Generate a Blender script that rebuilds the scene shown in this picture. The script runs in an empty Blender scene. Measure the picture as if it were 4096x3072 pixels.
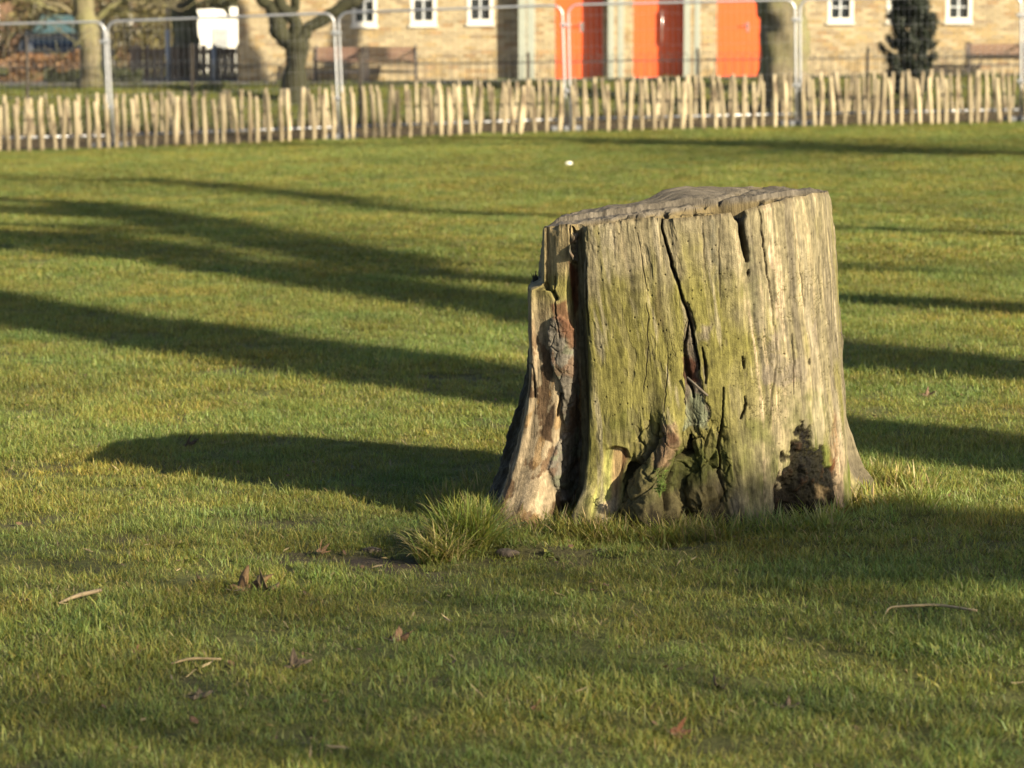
import bpy, bmesh, math, random
import numpy as np
from mathutils import Vector, Matrix

random.seed(7)
RNG = np.random.default_rng(11)
scene = bpy.context.scene
COL = scene.collection
R = math.radians

# ------------------------------------------------------------------ camera, sky, sun, exposure
CAM_H = 1.65
F_PX = 11614.0                      # focal length in pixels of a 4096 px wide frame
PITCH = math.atan((1536 - 135) / F_PX)
SUN_AZ = R(50.0)                    # shadows fall away from the viewer and to the left
SUN_EL = R(23.2)

cam_d = bpy.data.cameras.new('camera')
cam = bpy.data.objects.new('camera', cam_d)
COL.objects.link(cam)
cam.location = (0, 0, CAM_H)
cam.rotation_euler = (math.pi / 2 - PITCH, 0, 0)
cam_d.sensor_width = 36.0
cam_d.lens = 36.0 * F_PX / 4096
cam_d.clip_start = 0.1
cam_d.clip_end = 2000
cam_d.dof.use_dof = True
cam_d.dof.focus_distance = 9.95
cam_d.dof.aperture_fstop = 5.0
scene.camera = cam

world = bpy.data.worlds.new('World')
scene.world = world
world.use_nodes = True
wn = world.node_tree
bg = wn.nodes['Background']
sky = wn.nodes.new('ShaderNodeTexSky')
sky.sky_type = 'NISHITA'
sky.sun_disc = False
sky.sun_elevation = SUN_EL
sky.sun_rotation = math.pi - SUN_AZ     # same heading as the lamp
sky.air_density = 1.0
sky.dust_density = 1.5
wn.links.new(sky.outputs[0], bg.inputs[0])
bg.inputs[1].default_value = 0.055

sun_d = bpy.data.lights.new('sun', 'SUN')
sun_d.energy = 5.0
sun_d.angle = R(0.55)
sun_d.color = (1.0, 0.87, 0.62)
sun = bpy.data.objects.new('sun', sun_d)
COL.objects.link(sun)
SDIR = Vector((-math.sin(SUN_AZ) * math.cos(SUN_EL), math.cos(SUN_AZ) * math.cos(SUN_EL), -math.sin(SUN_EL)))
sun.rotation_euler = SDIR.to_track_quat('-Z', 'Y').to_euler()
sun.location = (15, -18, 12)

scene.view_settings.view_transform = 'Standard'
scene.view_settings.look = 'None'
scene.view_settings.exposure = 1.55
scene.view_settings.gamma = 1.0
scene.render.engine = 'CYCLES'
scene.cycles.max_bounces = 6
scene.cycles.diffuse_bounces = 3
scene.cycles.transparent_max_bounces = 6

# ------------------------------------------------------------------ measuring helpers
CP, SP = math.cos(PITCH), math.sin(PITCH)

def ats(u, v, Y):
    """Point at depth Y that a 4096x3072 picture position looks at."""
    xc = (u - 2048) / F_PX
    yc = -(v - 1536) / F_PX
    dx, dy, dz = xc, CP + yc * SP, -SP + yc * CP
    t = Y / dy
    return Vector((dx * t, Y, CAM_H + dz * t))

S2 = 4096 / 2212.0
def atd(u, v, Y):
    return ats(u * S2, v * S2, Y)

def smooth(a, b, x):
    t = np.clip((np.asarray(x, float) - a) / (b - a), 0, 1)
    return t * t * (3 - 2 * t)

# ------------------------------------------------------------------ noise
def _hash(ix, iy, iz, seed):
    h = (np.asarray(ix, np.int64) * 374761393 + np.asarray(iy, np.int64) * 668265263 + np.asarray(iz, np.int64) * 2147483647 + seed * 1274126177).astype(np.uint32)
    h = (h ^ (h >> np.uint32(13))) * np.uint32(1274126177)
    h = (h ^ (h >> np.uint32(15))) * np.uint32(2246822519)
    return ((h ^ (h >> np.uint32(16))) & np.uint32(0xFFFFFF)).astype(np.float32) / np.float32(0xFFFFFF)

_PERM = np.random.default_rng(5).permutation(4096).astype(np.int32)
_VAL = np.random.default_rng(6).uniform(-1, 1, 4096).astype(np.float32)

def vnoise(x, y, z=0.0, seed=0):
    """Smooth lattice noise in x, y; z and seed pick another sheet."""
    x, y = np.broadcast_arrays(np.asarray(x, np.float32), np.asarray(y, np.float32))
    ix, iy = np.floor(x), np.floor(y)
    fx, fy = x - ix, y - iy
    ix, iy = ix.astype(np.int32), iy.astype(np.int32)
    fx = fx * fx * (3 - 2 * fx); fy = fy * fy * (3 - 2 * fy)
    sd = int(seed * 131 + float(np.asarray(z).flat[0]) * 977) % 4096
    a0 = _PERM[(ix + sd) & 4095]; a1 = _PERM[(ix + 1 + sd) & 4095]
    v00 = _VAL[_PERM[(a0 + iy) & 4095]]; v01 = _VAL[_PERM[(a0 + iy + 1) & 4095]]
    v10 = _VAL[_PERM[(a1 + iy) & 4095]]; v11 = _VAL[_PERM[(a1 + iy + 1) & 4095]]
    t = v00 + (v10 - v00) * fx
    return t + ((v01 + (v11 - v01) * fx) - t) * fy

def worley(x, y, seed=0):
    x = np.asarray(x, np.float32); y = np.asarray(y, np.float32)
    ix, iy = np.floor(x).astype(np.int32), np.floor(y).astype(np.int32)
    f1 = np.full(x.shape, 9.0, np.float32); f2 = f1.copy()
    for dx in (-1, 0, 1):
        for dy in (-1, 0, 1):
            h = _PERM[(_PERM[(ix + dx + seed * 37) & 4095] + iy + dy) & 4095]
            d = np.hypot(ix + dx + .5 + .46 * _VAL[h] - x, iy + dy + .5 + .46 * _VAL[(h + 1777) & 4095] - y)
            m = d < f1
            f2 = np.where(m, f1, np.minimum(f2, d)); f1 = np.where(m, d, f1)
    return f1, f2

def fbm(x, y, z=0.0, seed=0, octv=4, gain=0.5):
    s, a, n = 0, 1.0, 0
    for o in range(octv):
        s = s + a * vnoise(np.asarray(x) * 2 ** o, np.asarray(y) * 2 ** o, np.asarray(z) * 2 ** o, seed + o * 17)
        n += a
        a *= gain
    return s / n

# ------------------------------------------------------------------ object helpers
def tag(o, label=None, cat=None, group=None, kind=None):
    if label: o['label'] = label
    if cat: o['category'] = cat
    if group: o['group'] = group
    if kind: o['kind'] = kind
    return o

def empty(name, loc=(0, 0, 0), rot=(0, 0, 0)):
    o = bpy.data.objects.new(name, None)
    o.empty_display_size = 0.1
    COL.objects.link(o)
    o.location = loc
    o.rotation_euler = rot
    return o

def link_mesh(name, me, mat=None, parent=None):
    o = bpy.data.objects.new(name, me)
    COL.objects.link(o)
    if mat is not None and not me.materials:
        me.materials.append(mat)
    if parent is not None:
        o.parent = parent
    return o

class MB:
    """Collects shapes into one mesh."""
    def __init__(s):
        s.v, s.f, s.n = [], [], 0
    def add(s, verts, faces):
        verts = np.asarray(verts, float).reshape(-1, 3)
        s.v.append(verts)
        n = s.n
        s.f.extend([tuple(i + n for i in f) for f in faces])
        s.n += len(verts)
        return s
    def box(s, lo, hi):
        (a, b, c), (d, e, f) = lo, hi
        return s.add([(a, b, c), (d, b, c), (d, e, c), (a, e, c), (a, b, f), (d, b, f), (d, e, f), (a, e, f)],
                     [(0, 3, 2, 1), (4, 5, 6, 7), (0, 1, 5, 4), (1, 2, 6, 5), (2, 3, 7, 6), (3, 0, 4, 7)])
    def tube(s, pts, rad, sides=8, cap=True):
        pts = np.asarray(pts, float)
        n = len(pts)
        rad = np.broadcast_to(np.asarray(rad, float), (n,))
        tang = np.gradient(pts, axis=0)
        tang /= np.linalg.norm(tang, axis=1)[:, None] + 1e-12
        ref = np.array([0.31, 0.17, 0.93]) if abs(tang[0, 2]) < 0.8 else np.array([0.95, 0.28, 0.1])
        u = np.cross(tang[0], ref); u /= np.linalg.norm(u)
        rings = []
        ang = np.linspace(0, 2 * math.pi, sides, endpoint=False)
        for i in range(n):
            u = u - tang[i] * np.dot(u, tang[i]); u /= np.linalg.norm(u)
            w = np.cross(tang[i], u)
            rings.append(pts[i] + rad[i] * (np.cos(ang)[:, None] * u + np.sin(ang)[:, None] * w))
        faces = []
        for i in range(n - 1):
            for j in range(sides):
                k = (j + 1) % sides
                faces.append((i * sides + j, i * sides + k, (i + 1) * sides + k, (i + 1) * sides + j))
        if cap:
            faces.append(tuple(range(sides))[::-1])
            faces.append(tuple((n - 1) * sides + j for j in range(sides)))
        return s.add(np.concatenate(rings), faces)
    def mesh(s, name, shade=False):
        me = bpy.data.meshes.new(name)
        v = np.concatenate(s.v) if s.v else np.zeros((0, 3))
        me.from_pydata(v.tolist(), [], s.f)
        me.update()
        if shade:
            me.polygons.foreach_set('use_smooth', [True] * len(me.polygons))
        return me
    def build(s, name, mat, parent=None, shade=False, bevel=0.0):
        o = link_mesh(name, s.mesh(name, shade), mat, parent)
        if bevel:
            m = o.modifiers.new('bevel', 'BEVEL'); m.width = bevel; m.segments = 2; m.limit_method = 'ANGLE'
        return o

def fast_mesh(name, verts, quads=None, tris=None, shade=True):
    """Large mesh straight from arrays."""
    me = bpy.data.meshes.new(name)
    verts = np.asarray(verts, np.float32)
    parts, sizes = [], []
    if quads is not None and len(quads):
        parts.append(np.asarray(quads, np.int32).ravel()); sizes.append(np.full(len(quads), 4, np.int32))
    if tris is not None and len(tris):
        parts.append(np.asarray(tris, np.int32).ravel()); sizes.append(np.full(len(tris), 3, np.int32))
    loops = np.concatenate(parts); sz = np.concatenate(sizes)
    me.vertices.add(len(verts)); me.vertices.foreach_set('co', verts.ravel())
    me.loops.add(len(loops)); me.loops.foreach_set('vertex_index', loops)
    me.polygons.add(len(sz))
    st = np.zeros(len(sz), np.int32); st[1:] = np.cumsum(sz)[:-1]
    me.polygons.foreach_set('loop_start', st)
    me.polygons.foreach_set('use_smooth', np.full(len(sz), shade))
    me.update(calc_edges=True)
    me.validate()
    return me

def color_attr(me, name, rgb):
    a = me.attributes.new(name, 'FLOAT_COLOR', 'POINT')
    rgba = np.ones((len(me.vertices), 4), np.float32)
    rgba[:, :3] = rgb
    a.data.foreach_set('color', rgba.ravel())

# ------------------------------------------------------------------ material helpers
def new_mat(name):
    m = bpy.data.materials.new(name)
    m.use_nodes = True
    nt = m.node_tree
    b = nt.nodes['Principled BSDF']
    return m, nt, b

def N(nt, t, **kw):
    n = nt.nodes.new(t)
    for k, v in kw.items():
        setattr(n, k, v)
    return n

def noise_node(nt, scale, detail=4, rough=0.55, vec=None, dist=0.0):
    n = N(nt, 'ShaderNodeTexNoise')
    n.inputs['Scale'].default_value = scale
    n.inputs['Detail'].default_value = detail
    n.inputs['Roughness'].default_value = rough
    n.inputs['Distortion'].default_value = dist
    if vec is not None:
        nt.links.new(vec, n.inputs['Vector'])
    return n

def ramp(nt, fac, stops):
    r = N(nt, 'ShaderNodeValToRGB')
    e = r.color_ramp.elements
    while len(e) > 1: e.remove(e[-1])
    for i, (p, c) in enumerate(stops):
        el = e[0] if i == 0 else e.new(p)
        el.position = p
        el.color = (*c, 1) if len(c) == 3 else c
    nt.links.new(fac, r.inputs[0])
    return r

def mix(nt, a, b, fac, mode='MIX'):
    m = N(nt, 'ShaderNodeMix', data_type='RGBA', blend_type=mode)
    for sock, val in ((m.inputs[0], fac), (m.inputs[6], a), (m.inputs[7], b)):
        if hasattr(val, 'links'): nt.links.new(val, sock)
        elif isinstance(val, (int, float)): sock.default_value = val
        else: sock.default_value = (*val, 1)
    return m.outputs[2]

def bump(nt, b, height, strength, dist=0.01):
    n = N(nt, 'ShaderNodeBump')
    n.inputs['Strength'].default_value = strength
    n.inputs['Distance'].default_value = dist
    nt.links.new(height, n.inputs['Height'])
    nt.links.new(n.outputs[0], b.inputs['Normal'])
    return n

def simple_mat(name, col, rough=0.7, var=0.25, scale=8.0, metal=0.0, bumps=0.0, objvar=0.0, stretch=None):
    m, nt, b = new_mat(name)
    tc = N(nt, 'ShaderNodeTexCoord')
    vec = tc.outputs['Object']
    if stretch:
        mp = N(nt, 'ShaderNodeMapping'); mp.inputs['Scale'].default_value = stretch
        nt.links.new(vec, mp.inputs[0]); vec = mp.outputs[0]
    n = noise_node(nt, scale, 5, 0.6, vec)
    lo = tuple(c * (1 - var) for c in col); hi = tuple(min(1, c * (1 + var)) for c in col)
    r = ramp(nt, n.outputs[0], [(0.25, lo), (0.75, hi)])
    out = r.outputs[0]
    if objvar:
        oi = N(nt, 'ShaderNodeObjectInfo')
        rr = ramp(nt, oi.outputs['Random'], [(0, (1 - objvar,) * 3), (1, (1 + objvar * 0.6,) * 3)])
        out = mix(nt, out, rr.outputs[0], 1.0, 'MULTIPLY')
    nt.links.new(out, b.inputs['Base Color'])
    b.inputs['Roughness'].default_value = rough
    b.inputs['Metallic'].default_value = metal
    if bumps:
        bump(nt, b, n.outputs[0], bumps, 0.02)
    return m

def attr_mat(name, rough=0.8, attr='tint', fine=60, var=0.2, bumps=0.3):
    """Base colour from a colour attribute, broken up with fine noise."""
    m, nt, b = new_mat(name)
    a = N(nt, 'ShaderNodeAttribute', attribute_name=attr)
    tc = N(nt, 'ShaderNodeTexCoord')
    n = noise_node(nt, fine, 5, 0.65, tc.outputs['Object'])
    r = ramp(nt, n.outputs[0], [(0.3, (1 - var,) * 3), (0.7, (1 + var,) * 3)])
    nt.links.new(mix(nt, a.outputs['Color'], r.outputs[0], 1.0, 'MULTIPLY'), b.inputs['Base Color'])
    b.inputs['Roughness'].default_value = rough
    if bumps: bump(nt, b, n.outputs[0], bumps, 0.01)
    return m

# ------------------------------------------------------------------ ground
STUMP = (0.62, 10.25)
FENCE_Y = 47.0

def g(x, y):
    x = np.asarray(x, float); y = np.asarray(y, float)
    xs = 14 * np.tanh(x / 14)
    s = smooth(48.3, 56.0, y)
    z = 0.03 * xs * smooth(14, 34, y) * (1 - s) + (0.012 * xs + 0.76) * s
    near = 1 - smooth(14, 25, y)
    z = z + 0.012 * near * fbm(x * 1.1, y * 1.1, 0, 5, 3) + 0.05 * fbm(x * 0.12, y * 0.12, 0, 9, 2) * smooth(12, 20, y) * (1 - s)
    # near the stump the lawn falls a little to the left
    z = z + 0.022 * (xs - 0.62) * near
    # uneven turf lip left round the root plate, in front
    dx_, dy_ = x - 0.50, y - 10.15
    rr = np.hypot(dx_ / 1.02, dy_) + 0.10 * fbm(x * 3.1, y * 3.1, 0, 15, 3)
    z = z - 0.040 * np.exp(-(np.hypot(x - 0.45, y - 10.1) / 0.95) ** 4)
    z = z + 0.040 * smooth(0.70, 0.86, rr) * (1 - smooth(0.95, 1.01, rr)) * smooth(0.0, -0.5, dy_) * (0.6 + 0.7 * vnoise(x * 4, y * 4, 0, 16))
    return z

# bare soil: patches seen in front of and beside the stump (x, y, radius, strength)
_SP = []
for (u, v, rx, st) in [(270, 1140, 0.13, 0.75), (60, 1090, 0.12, 0.6), (640, 1185, 0.16, 0.8), (790, 1190, 0.16, 1.0), (880, 1205, 0.14, 1.0),
                       (960, 1225, 0.12, 0.85), (1090, 1195, 0.10, 0.7), (1260, 1200, 0.12, 0.55), (1440, 1165, 0.15, .8),
                       (1530, 1150, 0.18, 0.9), (1480, 1225, 0.10, 0.5), (1700, 1140, 0.16, 0.6), (1850, 1120, 0.14, 1.0), (1290, 1125, 0.10, 0.6),
                       (440, 1440, 0.10, 0.5), (950, 1460, 0.09, 0.5), (60, 1640, 0.12, 0.5), (1560, 1490, 0.06, 0.5), (1220, 1135, .10, .7)]:
    # where the ray meets the lawn
    p1 = atd(u, v, 10.0)
    t = CAM_H / (CAM_H - p1.z)
    _SP.append((p1.x * t, 10.0 * t, rx, st))

def soil(x, y):
    x = np.asarray(x, float); y = np.asarray(y, float)
    m = np.zeros_like(x + y)
    wob = 0.5 * fbm(x * 6, y * 6, 0, 31, 3)
    for (px, py, r, st) in _SP:
        d = np.hypot((x - px), (y - py) * 0.8) / r
        m = np.maximum(m, st * np.clip(1.35 - d + wob, 0, 1))
    ring = np.hypot(x - STUMP[0], y - STUMP[1])
    m = np.maximum(m, np.clip(1.0 - np.abs(ring - 0.55) / 0.12 + wob, 0, 1) * 0.5)
    m = np.maximum(m, 0.6 * smooth(0.34, 0.54, fbm(x * 2.2, y * 2.2, 0, 77, 3)) * (1 - smooth(14, 18, y)))
    return np.clip(m, 0, 1)

def lawn_mats():
    m, nt, b = new_mat('lawn_soil_mat')
    geo = N(nt, 'ShaderNodeNewGeometry')
    pos = geo.outputs['Position']
    a = N(nt, 'ShaderNodeAttribute', attribute_name='tint')
    n1 = noise_node(nt, 45, 6, 0.7, pos)
    r1 = ramp(nt, n1.outputs[0], [(0.3, (0.55, 0.55, 0.55)), (0.7, (1.35, 1.35, 1.35))])
    nt.links.new(mix(nt, a.outputs['Color'], r1.outputs[0], 1.0, 'MULTIPLY'), b.inputs['Base Color'])
    b.inputs['Roughness'].default_value = 0.95
    b.inputs['Specular IOR Level'].default_value = 0.15
    bump(nt, b, n1.outputs[0], 0.8, 0.03)
    # grass blades
    m2, nt, b = new_mat('grass_blade_mat')
    a = N(nt, 'ShaderNodeAttribute', attribute_name='tint')
    geo = N(nt, 'ShaderNodeNewGeometry')
    n1 = noise_node(nt, 0.9, 4, 0.6, geo.outputs['Position'])
    r1 = ramp(nt, n1.outputs[0], [(0.3, (0.80, 0.92, 0.85)), (0.5, (1.0, 1.0, 1.0)), (0.72, (1.18, 1.08, 1.0))])
    ia = N(nt, 'ShaderNodeAttribute', attribute_name='itint', attribute_type='INSTANCER')
    c = mix(nt, a.outputs['Color'], r1.outputs[0], 1.0, 'MULTIPLY')
    c = mix(nt, c, ia.outputs['Color'], 1.0, 'MULTIPLY')
    nt.links.new(c, b.inputs['Base Color'])
    b.inputs['Roughness'].default_value = 0.5
    b.inputs['Specular IOR Level'].default_value = 0.35
    tr = N(nt, 'ShaderNodeBsdfTranslucent')
    nt.links.new(mix(nt, c, (1.2, 1.2, 0.6), 1.0, 'MULTIPLY'), tr.inputs[0])
    ms = N(nt, 'ShaderNodeMixShader'); ms.inputs[0].default_value = 0.42
    nt.links.new(b.outputs[0], ms.inputs[1]); nt.links.new(tr.outputs[0], ms.inputs[2])
    nt.links.new(ms.outputs[0], nt.nodes['Material Output'].inputs['Surface'])
    return m, m2
M_GROUND, M_GRASS = lawn_mats()
M_TUFT = M_GRASS.copy(); M_TUFT.name = 'grass_tuft_mat'
for _n in M_TUFT.node_tree.nodes:
    if _n.type == 'ATTRIBUTE' and _n.attribute_name == 'itint':
        for _l in list(_n.outputs['Color'].links):
            _l.to_socket.default_value = (1.15, 1.1, 1.0, 1); M_TUFT.node_tree.links.remove(_l)

def build_ground():
    xs = np.concatenate([[-250, -150, -90, -60, -40, -28, -20], np.arange(-15, -3.5, 0.5), np.arange(-3.2, 3.8, 0.055), np.arange(4, 16, 0.5), [20, 28, 40, 60, 90, 150, 250]])
    ys = np.concatenate([[-80, -50, -30, -15, -6, 0, 3], np.arange(5, 13.5, 0.055), np.arange(13.6, 20, 0.3), np.arange(20.5, 62, 0.6), [64, 68, 74, 85, 100, 130, 180, 260, 400]])
    X, Y = np.meshgrid(xs, ys)
    Z = g(X, Y)
    so = soil(X, Y)
    Z = Z - 0.012 * so
    fine = (np.abs(X) < 4) & (Y > 5) & (Y < 14)
    Z = Z + fine * (0.006 + 0.012 * so) * fbm(X * 14, Y * 14, 0, 3, 3)
    nx, ny = len(xs), len(ys)
    I = np.arange(nx * ny).reshape(ny, nx)
    q = np.stack([I[:-1, :-1], I[:-1, 1:], I[1:, 1:], I[1:, :-1]], -1).reshape(-1, 4)
    me = fast_mesh('ground', np.stack([X, Y, Z], -1).reshape(-1, 3), q)
    green = np.array([0.105, 0.108, 0.034]); dirt = np.array([0.055, 0.042, 0.030]); litter = np.array([0.075, 0.058, 0.036]); path = np.array([0.20, 0.19, 0.18])
    c = green + (dirt - green) * so[..., None]
    beyond = smooth(47.2, 47.6, Y)[..., None]
    c = c * (1 - beyond) + beyond * (litter + (green - litter) * smooth(50.5, 52, Y + 1.2 * fbm(X * .7, Y * .7, 0, 3, 2))[..., None])
    pathm = (smooth(55.6, 55.9, Y) * (1 - smooth(63, 64, Y)))[..., None]
    c = c * (1 - pathm) + path * pathm
    color_attr(me, 'tint', c.reshape(-1, 3))
    return tag(link_mesh('ground', me, M_GROUND), 'park lawn sloping up to the right, with bare soil round the stump', 'lawn', kind='structure')
build_ground()

# ------------------------------------------------------------------ grass
def blade_arrays(n, rad, lmin, lmax, wid, lean, straw, segs=2):
    """n curved blades inside a disc; returns verts, tris, colours."""
    ang = RNG.uniform(0, 2 * np.pi, n); rr = rad * np.sqrt(RNG.uniform(0, 1, n))
    bx, by = rr * np.cos(ang), rr * np.sin(ang)
    L = RNG.uniform(lmin, lmax, n)
    az = RNG.uniform(0, 2 * np.pi, n)
    ln = np.clip(RNG.normal(lean, 0.28, n), 0.05, 1.35)
    w = wid * RNG.uniform(0.6, 1.2, n)
    fa = az + np.pi / 2 + RNG.normal(0, .5, n)
    V, T, Cc = [], [], []
    base = np.array([0.190, 0.216, 0.056])
    cols = base * (1 + RNG.uniform(-0.35, 0.35, (n, 1)))
    cols[:, 0] *= RNG.uniform(0.8, 1.3, n)
    st = RNG.uniform(0, 1, n) < straw
    cols[st] = np.array([0.34, 0.27, 0.14]) * RNG.uniform(0.5, 1.2, (st.sum(), 1))
    pts = []
    for k in range(segs + 1):
        t = k / segs
        a = ln * (0.45 + 0.75 * t)
        h = L * t * np.cos(a * 0.8)
        o = L * t * np.sin(a)
        pts.append(np.stack([bx + np.cos(az) * o, by + np.sin(az) * o, h], -1))
    side = np.stack([np.cos(fa), np.sin(fa), 0 * fa], -1)
    idx0 = 0
    for k in range(segs):
        wk = w * (1 - 0.45 * k / segs) * 0.5
        V.append(pts[k] - side * wk[:, None]); V.append(pts[k] + side * wk[:, None])
    V.append(pts[segs])
    i = np.arange(n)
    for k in range(segs - 1):
        a, b, c, d = (2 * k) * n + i, (2 * k + 1) * n + i, (2 * k + 3) * n + i, (2 * k + 2) * n + i
        T.append(np.stack([a, b, c], -1)); T.append(np.stack([a, c, d], -1))
    k = segs - 1
    T.append(np.stack([(2 * k) * n + i, (2 * k + 1) * n + i, (2 * segs) * n + i], -1))
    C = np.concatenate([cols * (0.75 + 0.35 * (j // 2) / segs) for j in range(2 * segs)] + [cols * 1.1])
    return np.concatenate(V), np.concatenate(T), C

def blade_mesh(name, *a, **k):
    v, t, c = blade_arrays(*a, **k)
    me = fast_mesh(name, v, None, t, shade=False)
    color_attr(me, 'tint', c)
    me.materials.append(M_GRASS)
    return me

def footprint_inside(x, y):
    """True under the stump."""
    ang = np.arctan2(x - STUMP[0], -(y - STUMP[1]))
    d = np.hypot(x - STUMP[0], y - STUMP[1])
    return d < 0.45 + 0.10 * np.cos(ang * 2 + 0.6) ** 2

def build_grass():
    srcs = bpy.data.collections.new('grass_clump_shapes')
    specs = [(72, .075, .014, .034, .0027, .75, .08), (72, .075, .013, .030, .0026, .9, .14), (66, .075, .016, .040, .0029, .65, .05), (70, .075, .012, .030, .0026, 1.0, .24),
             (72, .075, .014, .034, .0027, .8, .10), (54, .08, .020, .048, .0031, .6, .07), (90, .13, .018, .038, .0060, .75, .08), (90, .13, .018, .038, .0060, .85, .16),
             (34, .05, .06, .13, .0048, .55, .10), (36, .06, .05, .11, .0045, .75, .2), (16, .022, .014, .030, .0105, 1.15, .0)]
    for i, sp in enumerate(specs):
        o = bpy.data.objects.new('clump_%02d' % i, blade_mesh('clump_%02d' % i, *sp, segs=2 if i < 8 else (4 if i < 10 else 3)))
        srcs.objects.link(o)
    P, I, S = [], [], []
    def zone(y0, y1, dens, kinds, s0, s1, marg=0.5):
        n = int(dens * (y1 - y0) * (0.23 * (y0 + y1) + 2 * marg) * 1.0)
        wmax = 0.23 * y1 + marg
        y = RNG.uniform(y0, y1, n * 3); x = RNG.uniform(-wmax, wmax, n * 3)
        ok = np.abs(x) < 0.23 * y + marg
        x, y = x[ok][:n], y[ok][:n]
        so = soil(x, y)
        keep = (RNG.uniform(0, 1, len(x)) > so * 0.93) & ~footprint_inside(x, y)
        x, y, so = x[keep], y[keep], so[keep]
        P.append(np.stack([x, y, g(x, y) - 0.012 * so - 0.003], -1))
        I.append(RNG.choice(kinds, len(x)))
        S.append(RNG.uniform(s0, s1, len(x)) * (1 - 0.3 * so) * (1 + 0.35 * fbm(x * 1.7, y * 1.7, 0, 41, 3)))
    zone(5.6, 9.6, 340, [0, 1, 2, 3, 4, 5], 0.75, 1.25)
    zone(9.6, 13.5, 330, [0, 0, 1, 2, 3, 4, 5], 0.75, 1.25)
    zone(5.6, 15, 7, [10], 0.7, 1.5)
    zone(13.5, 20, 210, [0, 1, 2, 3, 4, 5], 0.95, 1.4, 0.8)
    zone(20, 31, 100, [6, 7], 0.75, 1.2, 1.0)
    zone(31, 47.4, 62, [6, 7], 0.9, 1.3, 1.2)
    zone(50.5, 55.8, 22, [6, 7], 0.9, 2.0, 1.2)
    # longer grass the mower cannot reach, round the foot of the stump
    n = 1700
    a = RNG.uniform(0, 2 * np.pi, n); r = RNG.uniform(0.46, 0.84, n)
    x = STUMP[0] + np.sin(a) * r * 1.05; y = STUMP[1] - np.cos(a) * r
    den = vnoise(x * 5, y * 5, 0, 8)
    k = (den > -0.15) & ~footprint_inside(x, y)
    x, y = x[k], y[k]
    P.append(np.stack([x, y, g(x, y) - 0.008], -1)); I.append(RNG.choice([8, 9], len(x))); S.append(RNG.uniform(.5, 1.1, len(x)))
    P_ = np.concatenate(P); I_ = np.concatenate(I).astype(np.int32); S_ = np.concatenate(S).astype(np.float32)
    me = bpy.data.meshes.new('grass')
    me.vertices.add(len(P_)); me.vertices.foreach_set('co', P_.astype(np.float32).ravel())
    me.attributes.new('pick', 'INT', 'POINT').data.foreach_set('value', I_)
    me.attributes.new('scl', 'FLOAT', 'POINT').data.foreach_set('value', S_)
    rot = np.zeros((len(P_), 3), np.float32); rot[:, 2] = RNG.uniform(0, 6.28, len(P_)); rot[:, :2] = RNG.normal(0, .1, (len(P_), 2))
    me.attributes.new('rot', 'FLOAT_VECTOR', 'POINT').data.foreach_set('vector', rot.ravel())
    it = np.ones((len(P_), 4), np.float32)
    br = RNG.uniform(0.75, 1.25, len(P_)) * (1 + 0.28 * fbm(P_[:, 0] * .8, P_[:, 1] * .8, 0, 53, 4))
    yl = np.clip(fbm(P_[:, 0] * 2.5, P_[:, 1] * 2.5, 0, 51, 3) * 1.6, -1, 1)
    it[:, 0] = br * (1 + 0.16 * yl); it[:, 1] = br; it[:, 2] = br * (1 - 0.1 * yl)
    me.attributes.new('itint', 'FLOAT_COLOR', 'POINT').data.foreach_set('color', it.ravel())
    me.materials.append(M_GRASS)
    ob = link_mesh('grass', me)
    tag(ob, 'short green lawn grass with yellow and straw-coloured blades', 'grass', kind='stuff')
    ng = bpy.data.node_groups.new('grass_scatter', 'GeometryNodeTree')
    ng.interface.new_socket('Geometry', in_out='INPUT', socket_type='NodeSocketGeometry')
    ng.interface.new_socket('Geometry', in_out='OUTPUT', socket_type='NodeSocketGeometry')
    gi = ng.nodes.new('NodeGroupInput'); go = ng.nodes.new('NodeGroupOutput')
    ci = ng.nodes.new('GeometryNodeCollectionInfo')
    ci.inputs['Collection'].default_value = srcs
    ci.inputs['Separate Children'].default_value = True
    ci.inputs['Reset Children'].default_value = True
    ip = ng.nodes.new('GeometryNodeInstanceOnPoints')
    ip.inputs['Pick Instance'].default_value = True
    def na(name, t):
        n = ng.nodes.new('GeometryNodeInputNamedAttribute'); n.data_type = t
        n.inputs['Name'].default_value = name
        return n.outputs['Attribute']
    ng.links.new(gi.outputs[0], ip.inputs['Points'])
    ng.links.new(ci.outputs[0], ip.inputs['Instance'])
    ng.links.new(na('pick', 'INT'), ip.inputs['Instance Index'])
    er = ng.nodes.new('FunctionNodeEulerToRotation')
    ng.links.new(na('rot', 'FLOAT_VECTOR'), er.inputs[0])
    ng.links.new(er.outputs[0], ip.inputs['Rotation'])
    ng.links.new(na('scl', 'FLOAT'), ip.inputs['Scale'])
    ng.links.new(ip.outputs[0], go.inputs[0])
    mod = ob.modifiers.new('scatter', 'NODES'); mod.node_group = ng
    return ob
build_grass()

def ground_at(u, v):
    """Lawn point behind a 2212-wide picture position."""
    p = atd(u, v, 10.0)
    c = Vector((0, 0, CAM_H)); d = p - c
    t = 1.0
    for _ in range(12):
        q = c + d * t
        h = float(g(q.x, q.y))
        t *= (CAM_H - h) / (CAM_H - q.z)
    return c + d * t

_TUFTS = []
def grass_tuft(u, v, n, rad, lmin, lmax, lean, label, straw=0.15):
    p = ground_at(u, v)
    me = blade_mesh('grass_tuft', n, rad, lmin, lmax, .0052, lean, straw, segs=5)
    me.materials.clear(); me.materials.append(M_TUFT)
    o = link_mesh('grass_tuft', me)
    o.location = (p.x, p.y, p.z - 0.01)
    tag(o, label, 'grass tuft', 'long grass tufts round the stump')
    return o

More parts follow.
